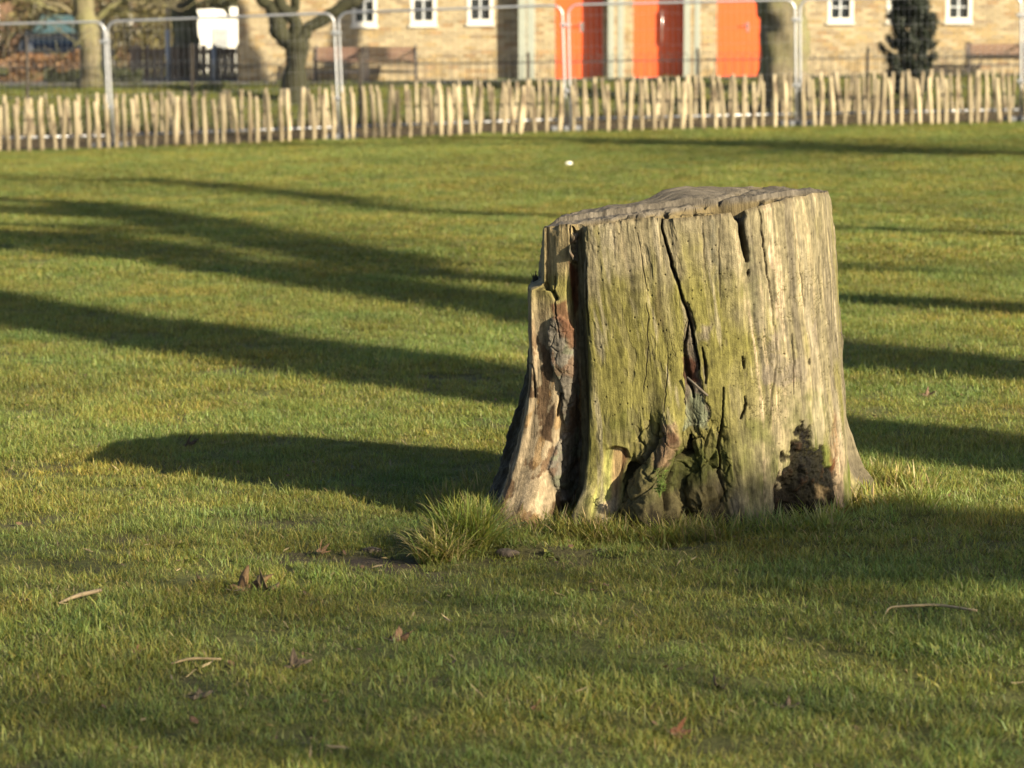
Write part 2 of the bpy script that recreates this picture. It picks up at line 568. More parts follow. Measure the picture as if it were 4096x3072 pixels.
# ------------------------------------------------------------------ tree stump
def pchip(xk, yk, x):
    """Monotone cubic through (xk, yk[:, ...]) evaluated at x."""
    xk = np.asarray(xk, float); yk = np.asarray(yk, float)
    h = np.diff(xk); sh = (len(h),) + (1,) * (yk.ndim - 1)
    dl = np.diff(yk, axis=0) / h.reshape(sh)
    m = np.zeros_like(yk)
    p = dl[:-1] * dl[1:]
    m[1:-1] = np.where(p > 0, 2 * p / np.where(np.abs(dl[:-1] + dl[1:]) < 1e-9, 1e-9, dl[:-1] + dl[1:]), 0)
    m[0], m[-1] = dl[0], dl[-1]
    i = np.clip(np.searchsorted(xk, x) - 1, 0, len(h) - 1)
    t = ((x - xk[i]) / h[i]).reshape((-1,) + (1,) * (yk.ndim - 1))
    hh = h[i].reshape(t.shape)
    return ((1 + 2 * t) * (1 - t) ** 2 * yk[i] + t * (1 - t) ** 2 * hh * m[i] + t * t * (3 - 2 * t) * yk[i + 1] + t * t * (t - 1) * hh * m[i + 1])

SEC = [  # (d, y) of the outline at heights: 0, .12, .28, .50, .775, .80, top ; d = horizontal measure, y = depth from the stump's axis
 [(1500,.34),(1500,.30),(1500,.27),(1500,.26),(1500,.26),(1500,.26),(1500,.26)],
 [(1200,.29),(1225,.25),(1245,.23),(1255,.22),(1260,.22),(1260,.22),(1262,.22)],
 [(1050,-.06),(1080,-.06),(1110,-.04),(1152,.03),(1165,.06),(1168,.07),(1185,.10)],
 [(1064,-.30),(1096,-.22),(1129,-.16),(1150,-.11),(1148,-.09),(1171,-.06),(1178,-.04)],
 [(1066,-.46),(1098,-.375),(1128,-.315),(1147,-.305),(1143,-.295),(1173,-.28),(1174,-.275)],
 [(1085,-.48),(1118,-.395),(1148,-.33),(1163,-.32),(1160,-.315),(1180,-.30),(1182,-.295)],
 [(1135,-.51),(1162,-.42),(1185,-.35),(1195,-.34),(1195,-.338),(1204,-.335),(1208,-.33)],
 [(1188,-.45),(1200,-.365),(1215,-.32),(1228,-.342),(1232,-.348),(1232,-.35),(1236,-.348)],
 [(1222,-.27),(1235,-.235),(1244,-.235),(1247,-.29),(1244,-.31),(1244,-.315),(1242,-.318)],
 [(1262,-.27),(1270,-.235),(1272,-.235),(1266,-.29),(1254,-.315),(1254,-.32),(1249,-.322)],
 [(1256,-.44),(1272,-.38),(1277,-.36),(1274,-.345),(1261,-.34),(1261,-.34),(1254,-.33)],
 [(1236,-.54),(1263,-.455),(1276,-.42),(1276,-.40),(1264,-.39),(1264,-.39),(1258,-.375)],
 [(1275,-.57),(1298,-.472),(1305,-.437),(1310,-.415),(1300,-.404),(1300,-.404),(1290,-.392)],
 [(1332,-.53),(1346,-.45),(1350,-.45),(1360,-.43),(1350,-.415),(1350,-.415),(1340,-.41)],
 [(1341,-.44),(1354,-.42),(1375,-.455),(1385,-.44),(1380,-.425),(1380,-.425),(1370,-.42)],
 [(1350,-.58),(1360,-.52),(1403,-.47),(1410,-.445),(1405,-.43),(1405,-.43),(1400,-.43)],
 [(1395,-.68),(1408,-.61),(1440,-.52),(1440,-.455),(1430,-.435),(1430,-.435),(1420,-.43)],
 [(1468,-.60),(1465,-.54),(1475,-.48),(1470,-.455),(1455,-.435),(1455,-.435),(1436,-.43)],
 [(1484,-.50),(1476,-.48),(1490,-.46),(1490,-.44),(1470,-.44),(1470,-.44),(1450,-.435)],
 [(1525,-.58),(1515,-.53),(1520,-.475),(1515,-.455),(1505,-.44),(1505,-.44),(1500,-.43)],
 [(1565,-.5),(1556,-.475),(1555,-.46),(1550,-.45),(1545,-.44),(1545,-.44),(1540,-.43)],
 [(1610,-.5),(1605,-.475),(1603,-.455),(1600,-.44),(1595,-.43),(1595,-.43),(1590,-.415)],
 [(1660,-.49),(1658,-.455),(1655,-.43),(1650,-.415),(1645,-.405),(1645,-.405),(1640,-.39)],
 [(1682,-.46),(1685,-.43),(1695,-.405),(1695,-.385),(1690,-.375),(1690,-.375),(1685,-.355)],
 [(1695,-.39),(1705,-.385),(1725,-.375),(1725,-.355),(1720,-.34),(1720,-.34),(1712,-.32)],
 [(1760,-.36),(1760,-.35),(1765,-.33),(1760,-.31),(1755,-.29),(1755,-.29),(1745,-.27)],
 [(1815,-.33),(1812,-.30),(1805,-.25),(1795,-.22),(1788,-.2),(1787,-.2),(1770,-.18)],
 [(1835,-.27),(1830,-.23),(1824,-.15),(1812,-.12),(1802,-.1),(1801,-.1),(1781,-.08)],
 [(1842,-.1),(1836,-.08),(1828,-.03),(1818,.0),(1808,.0),(1807,.0),(1786,.02)],
 [(1850,.0),(1838,.05),(1826,.1),(1816,.1),(1806,.1),(1805,.1),(1784,.1)],
 [(1905,.10),(1866,.11),(1830,.12),(1810,.14),(1798,.14),(1797,.14),(1775,.14)],
 [(1850,.20),(1835,.18),(1810,.18),(1790,.19),(1775,.19),(1774,.19),(1755,.19)],
 [(1700,.30),(1695,.27),(1690,.25),(1685,.25),(1675,.25),(1674,.25),(1660,.24)],
]
SEC_Z = [0.0, .12, .28, .50, .775, .80, 1.1]
# rim height, read off the cut edge: (d, v, y)
RIM_FRONT = [(1174,497,-.275),(1182,492,-.295),(1208,484,-.33),(1236,486,-.348),(1258,490,-.375),(1290,486,-.39),(1340,476,-.41),(1400,470,-.43),(1424,470,-.43),(1436,474,-.43),
             (1500,468,-.43),(1560,461,-.43),(1576,460,-.42),(1584,472,-.415),(1597,470,-.41),(1603,454,-.40),(1640,444,-.39),(1685,432,-.355),(1745,420,-.27),(1770,417,-.18),(1786,414,.02)]
RIM_BACK = [(1174,497,-.275),(1185,488,.10),(1262,466,.22),(1330,457,.24),(1390,447,.25),(1396,434,.25),(1440,416,.26),(1540,403,.26),(1640,405,.24),(1700,408,.22),(1770,411,.15),(1786,414,.02)]

def d2x(d, y):
    return (np.asarray(d, float) - 1106) * ((10.25 + np.asarray(y, float)) * 0.00015829 + 0.000021) - STUMP[0]

def v2z(v, y):
    return np.array([atd(1500, vv, 10.25 + yy).z for vv, yy in zip(np.atleast_1d(v), np.atleast_1d(y))])

def dist_poly(px, pz, pts):
    """Distance to a polyline and the position 0..1 along it."""
    best = np.full(px.shape, 1e9); tt = np.zeros(px.shape)
    n = len(pts) - 1
    for i in range(n):
        (ax, az), (bx, bz) = pts[i], pts[i + 1]
        ex, ez = bx - ax, bz - az
        t = np.clip(((px - ax) * ex + (pz - az) * ez) / (ex * ex + ez * ez + 1e-12), 0, 1)
        d = np.hypot(px - ax - t * ex, pz - az - t * ez)
        m = d < best
        best = np.where(m, d, best); tt = np.where(m, (i + t) / n, tt)
    return best, tt

def in_poly(px, pz, pts):
    """Signed distance to polygon, negative inside."""
    d, _ = dist_poly(px, pz, list(pts) + [pts[0]])
    inside = np.zeros(px.shape, bool)
    n = len(pts)
    for i in range(n):
        (ax, az), (bx, bz) = pts[i], pts[(i + 1) % n]
        c = ((az > pz) != (bz > pz)) & (px < (bx - ax) * (pz - az) / (bz - az + 1e-12) + ax)
        inside ^= c
    return np.where(inside, -d, d)

def D(pts, yy=-0.35):
    """Outline points given as (d, v) to local (x, z) on the stump's front."""
    return [(float(d2x(d, yy)), float(v2z(v, yy)[0])) for d, v in pts]

def build_stump():
    gz = float(g(*STUMP))
    root = empty('tree_stump', (STUMP[0], STUMP[1], 0))
    tag(root, 'broad weathered tree stump, bare greenish wood with cracks and a split-off left side', 'tree stump')
    A = np.array(SEC, float)                       # M, L, 2
    A[..., 0] = d2x(A[..., 0], A[..., 1])
    A = A.transpose(1, 0, 2)                       # L, M, 2
    zk = np.array(SEC_Z)
    A0 = A[0] * 1.06; A0[:, 1] -= 0.01
    A = np.concatenate([A0[None], A]); zk = np.concatenate([[-0.15], zk])
    M = A.shape[1]
    # columns: dense on the front and sides, coarse behind
    cps = []
    for i in range(M):
        n = 9 if (i <= 0 or i >= M - 1) else (14 if i in (1, M - 2) else 26)
        if 11 <= i <= 27: n = 27
        cps.append(i + np.arange(n) / n)
    T = np.concatenate(cps)
    nc = len(T)
    rows = 440
    # rim height per column
    top = A[-1]
    def cr(P, t):       # Catmull-Rom, closed
        i = np.floor(t).astype(int); f = (t - i)[:, None]
        p0, p1, p2, p3 = [P[(i + k) % M] for k in (-1, 0, 1, 2)]
        ten = 0.42
        m1, m2 = ten * (p2 - p0), ten * (p3 - p1)
        return (2 * f ** 3 - 3 * f ** 2 + 1) * p1 + (f ** 3 - 2 * f ** 2 + f) * m1 + (-2 * f ** 3 + 3 * f ** 2) * p2 + (f ** 3 - f ** 2) * m2
    rim = cr(top, T)
    fr = np.array(RIM_FRONT); bk = np.array(RIM_BACK)
    frx, frz = d2x(fr[:, 0], fr[:, 2]), v2z(fr[:, 1], fr[:, 2])
    bkx, bkz = d2x(bk[:, 0], bk[:, 2]), v2z(bk[:, 1], bk[:, 2])
    fm = (T > 4) & (T < 28)
    rz = np.where(fm, np.interp(rim[:, 0], frx, frz), np.interp(rim[:, 0], bkx, bkz))
    rz = rz + 0.004 * vnoise(T * 2.3, 0, 0, 4)
    v = np.linspace(0, 1, rows) ** 0.97
    Zg = -0.13 + v[:, None] * (rz[None] + 0.13)          # rows, nc
    # section outline at every height (look-up on a fine z grid)
    zf = np.linspace(-0.15, 1.25, 500)
    Af = pchip(zk, A, np.minimum(zf, 1.1))                # 500, M, 2
    G = np.stack([cr(Af[k], T) for k in range(len(zf))])  # 500, nc, 2
    fi = np.clip((Zg + 0.15) / (1.4) * 499, 0, 498.999)
    i0 = fi.astype(int); ff = (fi - i0)[..., None]
    jj = np.broadcast_to(np.arange(nc), Zg.shape)
    XY = G[i0, jj] * (1 - ff) + G[i0 + 1, jj] * ff
    P = np.concatenate([XY, Zg[..., None]], -1)           # rows, nc, 3
    def normals(P):
        du = np.roll(P, -1, 1) - np.roll(P, 1, 1)
        dv = np.gradient(P, axis=0)
        n = np.cross(du, dv)
        return n / (np.linalg.norm(n, axis=-1, keepdims=True) + 1e-12)
    Nn = normals(P)
    x, y, z = P[..., 0], P[..., 1], P[..., 2]
    # arc length for the grain
    ds = np.linalg.norm(np.diff(XY[rows // 2], axis=0, append=XY[rows // 2][:1]), axis=1)
    s = np.cumsum(ds)[None] + 0 * z
    sl = s + 0.10 * np.clip(1.15 - z, 0, 2) ** 1.3 * -1 + 0.012 * fbm(s * 3, z * 2, 0, 2, 2)   # grain leans with the twist
    front = (y < 0.05)
    slab = (T > 3.2) & (T < 8.4)
    slab = np.broadcast_to(slab, z.shape)
    main = np.broadcast_to((T > 9.8) & (T < 28.5), z.shape)
    disp = np.zeros_like(z)
    disp += 0.012 * fbm(s * 6, z * 2.5, 0, 1, 3)
    fl = fbm(sl * 26, z * 1.3, 0, 21, 3)
    disp += 0.0018 * fl
    gr = fbm(sl * 110, z * 5.0, 0, 33, 3)
    disp += 0.0013 * gr
    disp += 0.0015 * fbm(s * 55, z * 38, 0, 3, 4, .6)
    chip = smooth(.28, .40, fbm(sl * 30, z * 7, 0, 23, 4, .6))
    disp -= 0.0018 * chip * main
    low = smooth(.36, .05, z)
    lump = fbm(s * 13, z * 9, 0, 61, 4)
    lumpm = np.broadcast_to((smooth(13.6, 14.6, T) * (1 - smooth(20.0, 20.8, T))), z.shape) * smooth(.40, .26, z)
    disp += 0.030 * lump * lumpm + 0.010 * lump * low
    # grain of the twisting roots
    ridge = 1 - np.abs(fbm(s * 30 + 9 * z, z * 7, 0, 63, 3)) * 2.2
    disp += 0.013 * (ridge - .5) * lumpm
    disp += 0.006 * fbm(s * 62, z * 40, 0, 64, 4, .65) * lumpm
    rw1, rw2 = worley(s * 20 + 5 * z + lump, z * 11 + lump, 5)
    disp -= 0.016 * smooth(.12, .0, rw2 - rw1) * lumpm
    dirt = np.zeros_like(z)
    # open cracks
    cracks = [
        ([(1586,435),(1590,462),(1594,482)], .010, .07, main),
        ([(1424,462),(1427,490),(1434,520),(1446,560),(1458,600),(1470,645),(1483,672),(1492,715),(1498,745),(1505,790)], .0036, .045, main),
        ([(1591,452),(1595,490),(1598,512),(1606,545),(1608,560)], .0055, .05, main),
        ([(1612,580),(1613,592)], .003, .02, main),
        ([(1632,440),(1638,490),(1648,560),(1660,640),(1668,700)], .0018, .016, main),
        ([(1560,830),(1558,880),(1552,935),(1550,965),(1556,1020),(1566,1070)], .0026, .022, main),
        ([(1606,850),(1605,878),(1597,896)], .003, .022, main),
        ([(1600,765),(1602,790)], .003, .02, main), ([(1747,778),(1749,788)], .003, .015, main),
        ([(1490,930),(1487,960),(1466,984),(1453,1010),(1443,1040),(1438,1070)], .006, .04, main),
        ([(1416,905),(1408,945),(1385,975),(1362,998),(1348,1030)], .0055, .03, main),
        ([(1483,690),(1478,740),(1484,800),(1494,850)], .004, .02, main),
        ([(1515,745),(1520,790),(1522,820)], .004, .022, main),
        ([(1256,490),(1262,560),(1266,640),(1272,720)], .003, .01, main),
        ([(1229,495),(1233,530),(1236,560)], .004, .03, slab), ([(1150,790),(1158,860)], .003, .012, slab),
        ([(1212,850),(1206,900)], .003, .012, slab), ([(1195,600),(1200,680),(1210,730)], .002, .01, slab),
        ([(1318,480),(1325,530),(1330,590)], .0014, .003, main), ([(1375,500),(1385,560),(1392,620)], .0014, .003, main),
        ([(1725,560),(1735,640),(1742,720)], .0014, .004, main), ([(1672,700),(1674,780),(1664,850),(1660,910)], .002, .007, main),
        ([(1510,480),(1516,540),(1522,600)], .0014, .003, main), ([(1546,490),(1550,580),(1552,660)], .002, .005, main),
        ([(1708,720),(1712,790),(1712,850)], .002, .006, main), ([(1440,760),(1436,830),(1428,880)], .0016, .004, main),
        ([(1395,650),(1398,740),(1388,840)], .0016, .003, main), ([(1775,560),(1780,640)], .002, .006, main),
    ]
    wobx = 0.006 * fbm(z * 30, s * 5, 0, 71, 3)
    for pts, w, dp, msk in cracks:
        dd, tt = dist_poly(x + wobx, z, D(pts))
        ww = w * (0.55 + 0.75 * np.sin(np.pi * np.clip(tt, 0.02, .98)) + 0.25 * vnoise(tt * 9, w * 999))
        k = np.exp(-(dd / ww) ** 2) * msk * front
        disp -= dp * k
        dirt = np.maximum(dirt, np.exp(-(dd / (ww * 1.4)) ** 2) * msk * front)
    # fallen-in pieces: (outline, depth, mask)
    def poly_mask(pts, edge=.006, wob=.012, seed=5):
        sd = in_poly(x + wob * fbm(s * 22, z * 22, 0, seed, 3), z + wob * fbm(s * 22, z * 22, 5, seed + 3, 3), D(pts))
        return smooth(edge, -edge, sd) * front
    cut = poly_mask([(1306,962),(1330,956),(1350,958),(1358,980),(1345,1010),(1338,1050),(1336,1095),(1270,1100),(1282,1060),(1300,1010)], .005, .006) * main
    disp -= 0.020 * cut
    rot = poly_mask([(1668,1130),(1676,1060),(1690,1020),(1704,990),(1718,940),(1740,922),(1764,948),(1788,980),(1812,1015),(1828,1050),(1840,1080),(1846,1130)], .008, .055) * main
    rl = fbm(s * 42, z * 34, 0, 15, 5, .65)
    disp += rot * (-0.016 + 0.024 * rl)
    hollow = poly_mask([(1478,650),(1492,690),(1503,760),(1512,840),(1530,870),(1528,905),(1490,905),(1478,870),(1474,800),(1474,720)], .006, .012) * main
    disp -= 0.014 * hollow
    # split side: layers of old bark
    bark1 = poly_mask([(1188,690),(1205,680),(1232,700),(1240,760),(1246,830),(1246,880),(1262,1000),(1258,1060),(1215,1090),(1190,1040),(1182,1010),(1200,960),(1218,935),(1213,890),(1212,830),(1195,790),(1184,740)], .004, .008) * slab
    bark2 = poly_mask([(1238,505),(1252,500),(1252,575),(1235,560),(1228,545)], .004, .005) * slab
    redb = poly_mask([(1226,560),(1246,575),(1250,640),(1244,690),(1238,640)], .004, .008) * slab
    bark = np.maximum(bark1, bark2)
    wf1, wf2 = worley(s * 24 + .5 * fbm(s * 20, z * 20, 0, 8, 2), z * 17 + .5 * fbm(s * 20, z * 20, 3, 9, 2), 3)
    plate = smooth(.02, .10, wf2 - wf1)
    disp += bark * (0.010 + 0.006 * fbm(s * 40, z * 40, 0, 14, 3) - 0.004 * (1 - plate))
    # notch under the sawn shoulder of the split side
    sh_d, _ = dist_poly(x, z, D([(1178,608),(1190,620),(1198,635)], -.15))
    disp -= 0.03 * np.exp(-(sh_d / .006) ** 2) * slab * front
    rearm0 = np.broadcast_to(smooth(1.0, 1.6, T) * (1 - smooth(3.2, 3.7, T)), z.shape)
    disp += rearm0 * (.018 * fbm(s * 26, z * 16, 0, 46, 4, .6))
    # insect holes
    hx = RNG.uniform(-.36, .46, 150); hz = RNG.uniform(.25, 1.0, 150)
    for a, b in zip(hx, hz):
        q = np.hypot(x - a, z - b)
        k = np.exp(-(q / .0022) ** 2) * front * main
        disp -= 0.008 * k; dirt = np.maximum(dirt, k)
    # drying checks: squarish crazing, strongest low on the main face
    wx, wz = s * 58 + .5 * fbm(s * 30, z * 30, 0, 55, 2), z * 62 + .5 * fbm(s * 30, z * 30, 7, 56, 2)
    cf1, cf2 = worley(wx, wz, 7)
    craze = smooth(.13, .03, cf2 - cf1)
    keepc = smooth(-.25, .25, fbm(s * 5, z * 4, 0, 91, 3)) * main * front * smooth(1.0, .75, z) * smooth(.1, .3, z)
    brk = smooth(-.2, .1, vnoise(wx * .6, wz * .6, 0, 13))
    disp -= 0.0022 * craze * keepc * brk
    # broken top edge
    edge = np.exp(-((rz[None] - z) / .012) ** 2)
    disp += edge * (-0.006 + 0.010 * fbm(s * 40, 0 * z, 0, 19, 3))
    taper = smooth(0, .01, rz[None] - z + .01)
    back = ~front
    disp += back * 0.012 * fbm(s * 12, z * 8, 0, 44, 4)
    P2 = P + Nn * disp[..., None]
    # ---------------- colours
    def C(*c): return np.array(c)
    wood = C(.290, .248, .150); algae = C(.228, .208, .055); pale = C(.46, .36, .235); grey = C(.205, .175, .125); moss = C(.085, .105, .018)
    dark = C(.008, .006, .004); brown = C(.135, .072, .034); tan = C(.46, .315, .16); barkc = C(.205, .180, .145); green_wood = C(.37, .36, .115); lich = C(.23, .245, .155)
    col = np.broadcast_to(wood, z.shape + (3,)).copy()
    def lay(c, m):
        nonlocal col
        m = np.clip(m, 0, 1)[..., None]
        col = col * (1 - m) + np.asarray(c) * m
    streak = fbm(sl * 34, z * 1.6, 0, 101, 4)
    streak2 = fbm(sl * 60, z * 2.6, 0, 131, 4)
    blotch = fbm(s * 7, z * 5, 0, 111, 4)
    fine = fbm(s * 90, z * 70, 0, 121, 3)
    lay(C(.36, .30, .18), smooth(.0, .5, streak2))
    lay(grey, smooth(.05, .45, -streak) * .75)
    # algae: below the rim, in bands
    band = 0.55 * np.exp(-((x + .10) / .16) ** 2) + 0.65 * np.exp(-((x - .02) / .10) ** 2) + .45 * np.exp(-((x + .3) / .12) ** 2) + .25
    lay(algae, smooth(.15, .75, band * smooth(1.05, .55, z) + .55 * blotch + .25 * streak) * main * .92)
    lay(algae * .8, smooth(.2, .6, blotch * 1.2 + .3 * streak) * smooth(1.1, .9, z) * .5)
    lay(moss * 1.5, smooth(.25, .7, .75 * smooth(.6, .12, z) + .8 * blotch - .35) * main * .8)
    # bare pale streaks on the right-hand face
    pr = np.exp(-((x - .27) / .09) ** 2)
    lay(pale, smooth(.35, .55, streak2 + .55 * pr - .25 + .15 * fine) * main * smooth(-.3, .0, x) * .85)
    lay(C(.40, .33, .21), pr * smooth(.62, .3, z) * .65 * smooth(-.3, .3, streak))
    for pts in [[(1655,520),(1662,545),(1668,580),(1662,575),(1652,545)], [(1672,640),(1676,660),(1678,685),(1674,685)], [(1710,790),(1716,800),(1714,830),(1709,820)], [(1668,700),(1671,720),(1668,725)]]:
        lay(C(.60, .45, .32), poly_mask(pts, .003, .004, 77))
    # grey mud smears
    for pts in [[(1640,785),(1690,770),(1740,790),(1750,815),(1700,822),(1650,825),(1632,808)], [(1660,720),(1680,715),(1688,770),(1664,780)], [(1505,690),(1530,700),(1528,740),(1508,735)], [(1760,700),(1775,690),(1775,760),(1762,750)]]:
        lay(C(.235, .195, .145), poly_mask(pts, .012, .03, 87) * .85)
    # dark lichen run below the rim
    lay(C(.115, .11, .08), poly_mask([(1525,480),(1538,480),(1546,540),(1552,600),(1547,650),(1540,600),(1530,540)], .008, .025, 97) * (.55 + .4 * fine))
    lay(C(.13, .10, .045), poly_mask([(1410,610),(1425,620),(1430,700),(1412,720),(1402,660)], .02, .02, 98) * .7)
    # moss
    for pts, k in [([(1755,860),(1792,850),(1800,890),(1785,950),(1770,1000),(1752,960),(1748,900)], .95), ([(1700,850),(1730,860),(1735,920),(1712,935),(1698,890)], .7), ([(1300,920),(1370,940),(1390,915),(1360,880),(1310,890)], .6),
                   ([(1600,900),(1650,880),(1670,960),(1650,1040),(1600,1020),(1585,960)], .55), ([(1460,1000),(1500,960),(1545,980),(1540,1080),(1480,1080)], .75), ([(1245,1080),(1290,1075),(1310,1110),(1240,1120)], .9),
                   ([(1612,520),(1618,600),(1632,680),(1622,690),(1608,620)], .6), ([(1380,930),(1430,900),(1450,960),(1400,980)], .4)]:
        lay(moss * C(1.1, 1.05, 1), poly_mask(pts, .03, .05, 107) * k * (.75 + .3 * blotch))
    lay(C(.13, .105, .055), lumpm * smooth(.42, .12, z) * .85)
    lay(C(.05, .040, .022), lumpm * smooth(.35, .1, z) * smooth(.1, .6, .5 - ridge + .3 * blotch) * .9)
    lay(moss * .9, lumpm * smooth(.1, .5, blotch + .1) * .6)
    lay(C(.24, .18, .12), lumpm * smooth(.3, .55, lump) * .6)
    # pink-brown bruise on the lump
    lay(C(.26, .165, .105), poly_mask([(1425,905),(1455,900),(1460,960),(1440,990),(1400,985),(1415,940)], .012, .02, 117) * .8)
    lay(C(.10, .045, .025), poly_mask([(1432,918),(1450,916),(1450,948),(1434,950)], .008, .02, 118) * .8)
    # broken root face
    lay(green_wood, cut * smooth(.5, -.3, (x - d2x(1325, -.42)) * 40))
    lay(tan, cut * smooth(-.3, .5, (x - d2x(1322, -.42)) * 40) * .9)
    lay(brown, cut * smooth(.4, 1.0, (x - d2x(1335, -.42)) * 45))
    lay(C(.55, .42, .25), poly_mask([(1295,1070),(1335,1060),(1334,1092),(1300,1095)], .008, .01, 127))
    # hollow with old bark and lichen
    lay(C(.20, .165, .125), hollow)
    lay(C(.12, .055, .035), poly_mask([(1476,760),(1500,770),(1506,820),(1480,825)], .008, .02, 137))
    lay(lich, poly_mask([(1486,840),(1512,850),(1524,880),(1520,915),(1480,915),(1478,880)], .008, .02, 138))
    # rot
    lay(dark, rot * .95)
    lay(C(.06, .03, .015), rot * smooth(.2, .5, rl) * .5)
    lay(C(.30, .22, .12), poly_mask([(1770,1045),(1800,1060),(1795,1085),(1775,1075)], .008, .015, 147) * .9)
    lay(C(.20, .085, .035), poly_mask([(1806,960),(1820,900),(1826,960),(1824,1010),(1816,1030),(1808,1000)], .01, .012, 148) * .7)
    lay(C(.45, .34, .22), poly_mask([(1822,930),(1832,960),(1838,1010),(1836,1100),(1822,1100),(1820,1000)], .006, .006, 149) * .9)
    # split side
    lay(C(.40, .31, .16), slab * smooth(.55, .85, z) * .8)
    lay(algae, slab * smooth(.62, .78, z) * smooth(.86, .8, z) * smooth(-.2, .4, blotch + .2) * .8)
    tanm = slab * smooth(.78, .55, z)
    lay(C(.42, .325, .21), tanm * .85)
    lay(C(.14, .08, .042), tanm * smooth(.06, .17, fbm(s * 22, z * 11, 0, 151, 5, .6)) * .85)
    lay(C(.36, .22, .09), tanm * smooth(.24, .34, fbm(s * 20, z * 9, 0, 161, 4)) * .6)
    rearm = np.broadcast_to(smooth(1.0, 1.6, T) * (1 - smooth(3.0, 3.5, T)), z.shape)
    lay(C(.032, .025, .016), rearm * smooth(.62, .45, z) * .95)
    lay(C(.075, .045, .025), poly_mask([(1165,935),(1190,880),(1200,870),(1198,905),(1190,930),(1195,960),(1175,950)], .004, .008, 157) * slab)
    lay(barkc * (1 + .25 * 0), bark)
    lay(lich * .8, bark * smooth(.2, .5, fbm(s * 30, z * 30, 0, 171, 3)) * .7)
    lay(barkc * .5, bark * (1 - plate) * .55)
    lay(C(.15, .085, .05), bark * smooth(.05, .3, fbm(s * 20, z * 14, 0, 173, 4, .6)) * .7)
    lay(C(.17, .075, .035), redb)
    lay(C(.16, .075, .04), poly_mask([(1190,660),(1225,650),(1236,700),(1240,740),(1226,750),(1215,700),(1195,690)], .006, .014, 158) * slab * .85)
    # behind: bark still on
    lay(C(.15, .125, .085) , back * (.7 + .3 * blotch))
    # foot: soil splash
    lay(C(.075, .055, .035), smooth(.09, .0, z - gz - .01 + .05 * blotch) * .8 * (1 - rot))
    lay(C(.05, .038, .022), dirt * .85)
    lay(C(.10, .085, .03), (craze * keepc * brk) * .9)
    lay(C(.16, .12, .075), edge * .5)
    mott = fbm(s * 34, z * 20, 0, 181, 4, .6)
    lay(C(.16, .135, .08), chip * main * .4 * (1 - rot))
    lay(C(.40, .345, .235), smooth(.2, .42, fbm(sl * 22, z * 3.0, 0, 187, 4, .6)) * main * .6 * (1 - rot) * (1 - lumpm) * (1 - hollow))
    col = col * (1 + .42 * gr * (1 - rot) + .34 * fine + .34 * streak2 + .22 * streak + .30 * mott)[..., None]
    lum = (col @ np.array([.3, .59, .11]))[..., None]
    col = col + (lum - col) * .0
    col = np.clip(col * .53, .005, .8)
    I = np.arange(rows * nc).reshape(rows, nc)
    In = np.roll(I, -1, 1)
    q = np.stack([I[:-1], In[:-1], In[1:], I[1:]], -1).reshape(-1, 4)
    # materials
    m, nt, b = new_mat('stump_wood_mat')
    a = N(nt, 'ShaderNodeAttribute', attribute_name='tint')
    tc = N(nt, 'ShaderNodeTexCoord')
    mp = N(nt, 'ShaderNodeMapping'); mp.inputs['Scale'].default_value = (150, 150, 10)
    nt.links.new(tc.outputs['Object'], mp.inputs[0])
    n1 = noise_node(nt, 1.0, 5, 0.6, mp.outputs[0])
    n2 = noise_node(nt, 220, 3, 0.6, tc.outputs['Object'])
    r1 = ramp(nt, n1.outputs[0], [(0.3, (.66, .66, .66)), (0.7, (1.32, 1.32, 1.32))])
    nt.links.new(mix(nt, a.outputs['Color'], r1.outputs[0], 1.0, 'MULTIPLY'), b.inputs['Base Color'])
    b.inputs['Roughness'].default_value = 0.72
    b.inputs['Specular IOR Level'].default_value = 0.12
    add = N(nt, 'ShaderNodeMath', operation='ADD')
    nt.links.new(n1.outputs[0], add.inputs[0]); nt.links.new(n2.outputs[0], add.inputs[1])
    bump(nt, b, add.outputs[0], 0.55, 0.005)
    side_bark = bark > .5
    def sub(mask, name, off, mat):
        """A piece of the surface lifted off as a part of its own, with a skirt down to the wood."""
        fm_ = mask[:-1] & mask[1:] & np.roll(mask, -1, 1)[:-1] & np.roll(mask, -1, 1)[1:]
        qs = q.reshape(rows - 1, nc, 4)[fm_]
        if not len(qs): return None
        ed = {}
        for f in qs:
            for k in range(4):
                e = (f[k], f[(k + 1) % 4]); ed[e] = 1
        bnd = [e for e in ed if (e[1], e[0]) not in ed]
        ids = np.unique(qs)
        mp_ = -np.ones(rows * nc, int); mp_[ids] = np.arange(len(ids))
        base = P2.reshape(-1, 3)[ids]; nn = Nn.reshape(-1, 3)[ids]
        up = base + nn * off
        nv = len(ids)
        vv = np.concatenate([up, base - nn * .004])
        qq = mp_[qs].tolist()
        qq += [(mp_[b_], mp_[a_], mp_[a_] + nv, mp_[b_] + nv) for a_, b_ in bnd]
        me = fast_mesh(name, vv, np.array(qq))
        cc = col.reshape(-1, 3)[ids]
        color_attr(me, 'tint', np.concatenate([cc, cc * .6]))
        return link_mesh(name, me, mat, root)
    me = fast_mesh('wood_body', P2.reshape(-1, 3), q)
    color_attr(me, 'tint', col.reshape(-1, 3))
    link_mesh('wood_body', me, m, root)
    for nm, poly, off, lab in [('bark_plate', bark1, .007, 'grey cracked bark plate left on the split side'), ('bark_plate', bark2, .008, 'small grey bark flake near the rim'),
                               ('bark_plate', hollow * smooth(.95, .9, z), .004, 'lichen-grey bark left in the middle groove')]:
        o = sub(poly > .5, nm, off, m)
        if o: o['label'] = lab
    # ---------------- sawn top
    rings = 150
    t = np.linspace(1, 0.0, rings) ** 0.8
    rimP = P2[-1]
    ctr = np.array([0.02, 0.0])
    pl, *_ = np.linalg.lstsq(np.c_[rimP[:, :2], np.ones(nc)], rimP[:, 2], rcond=None)
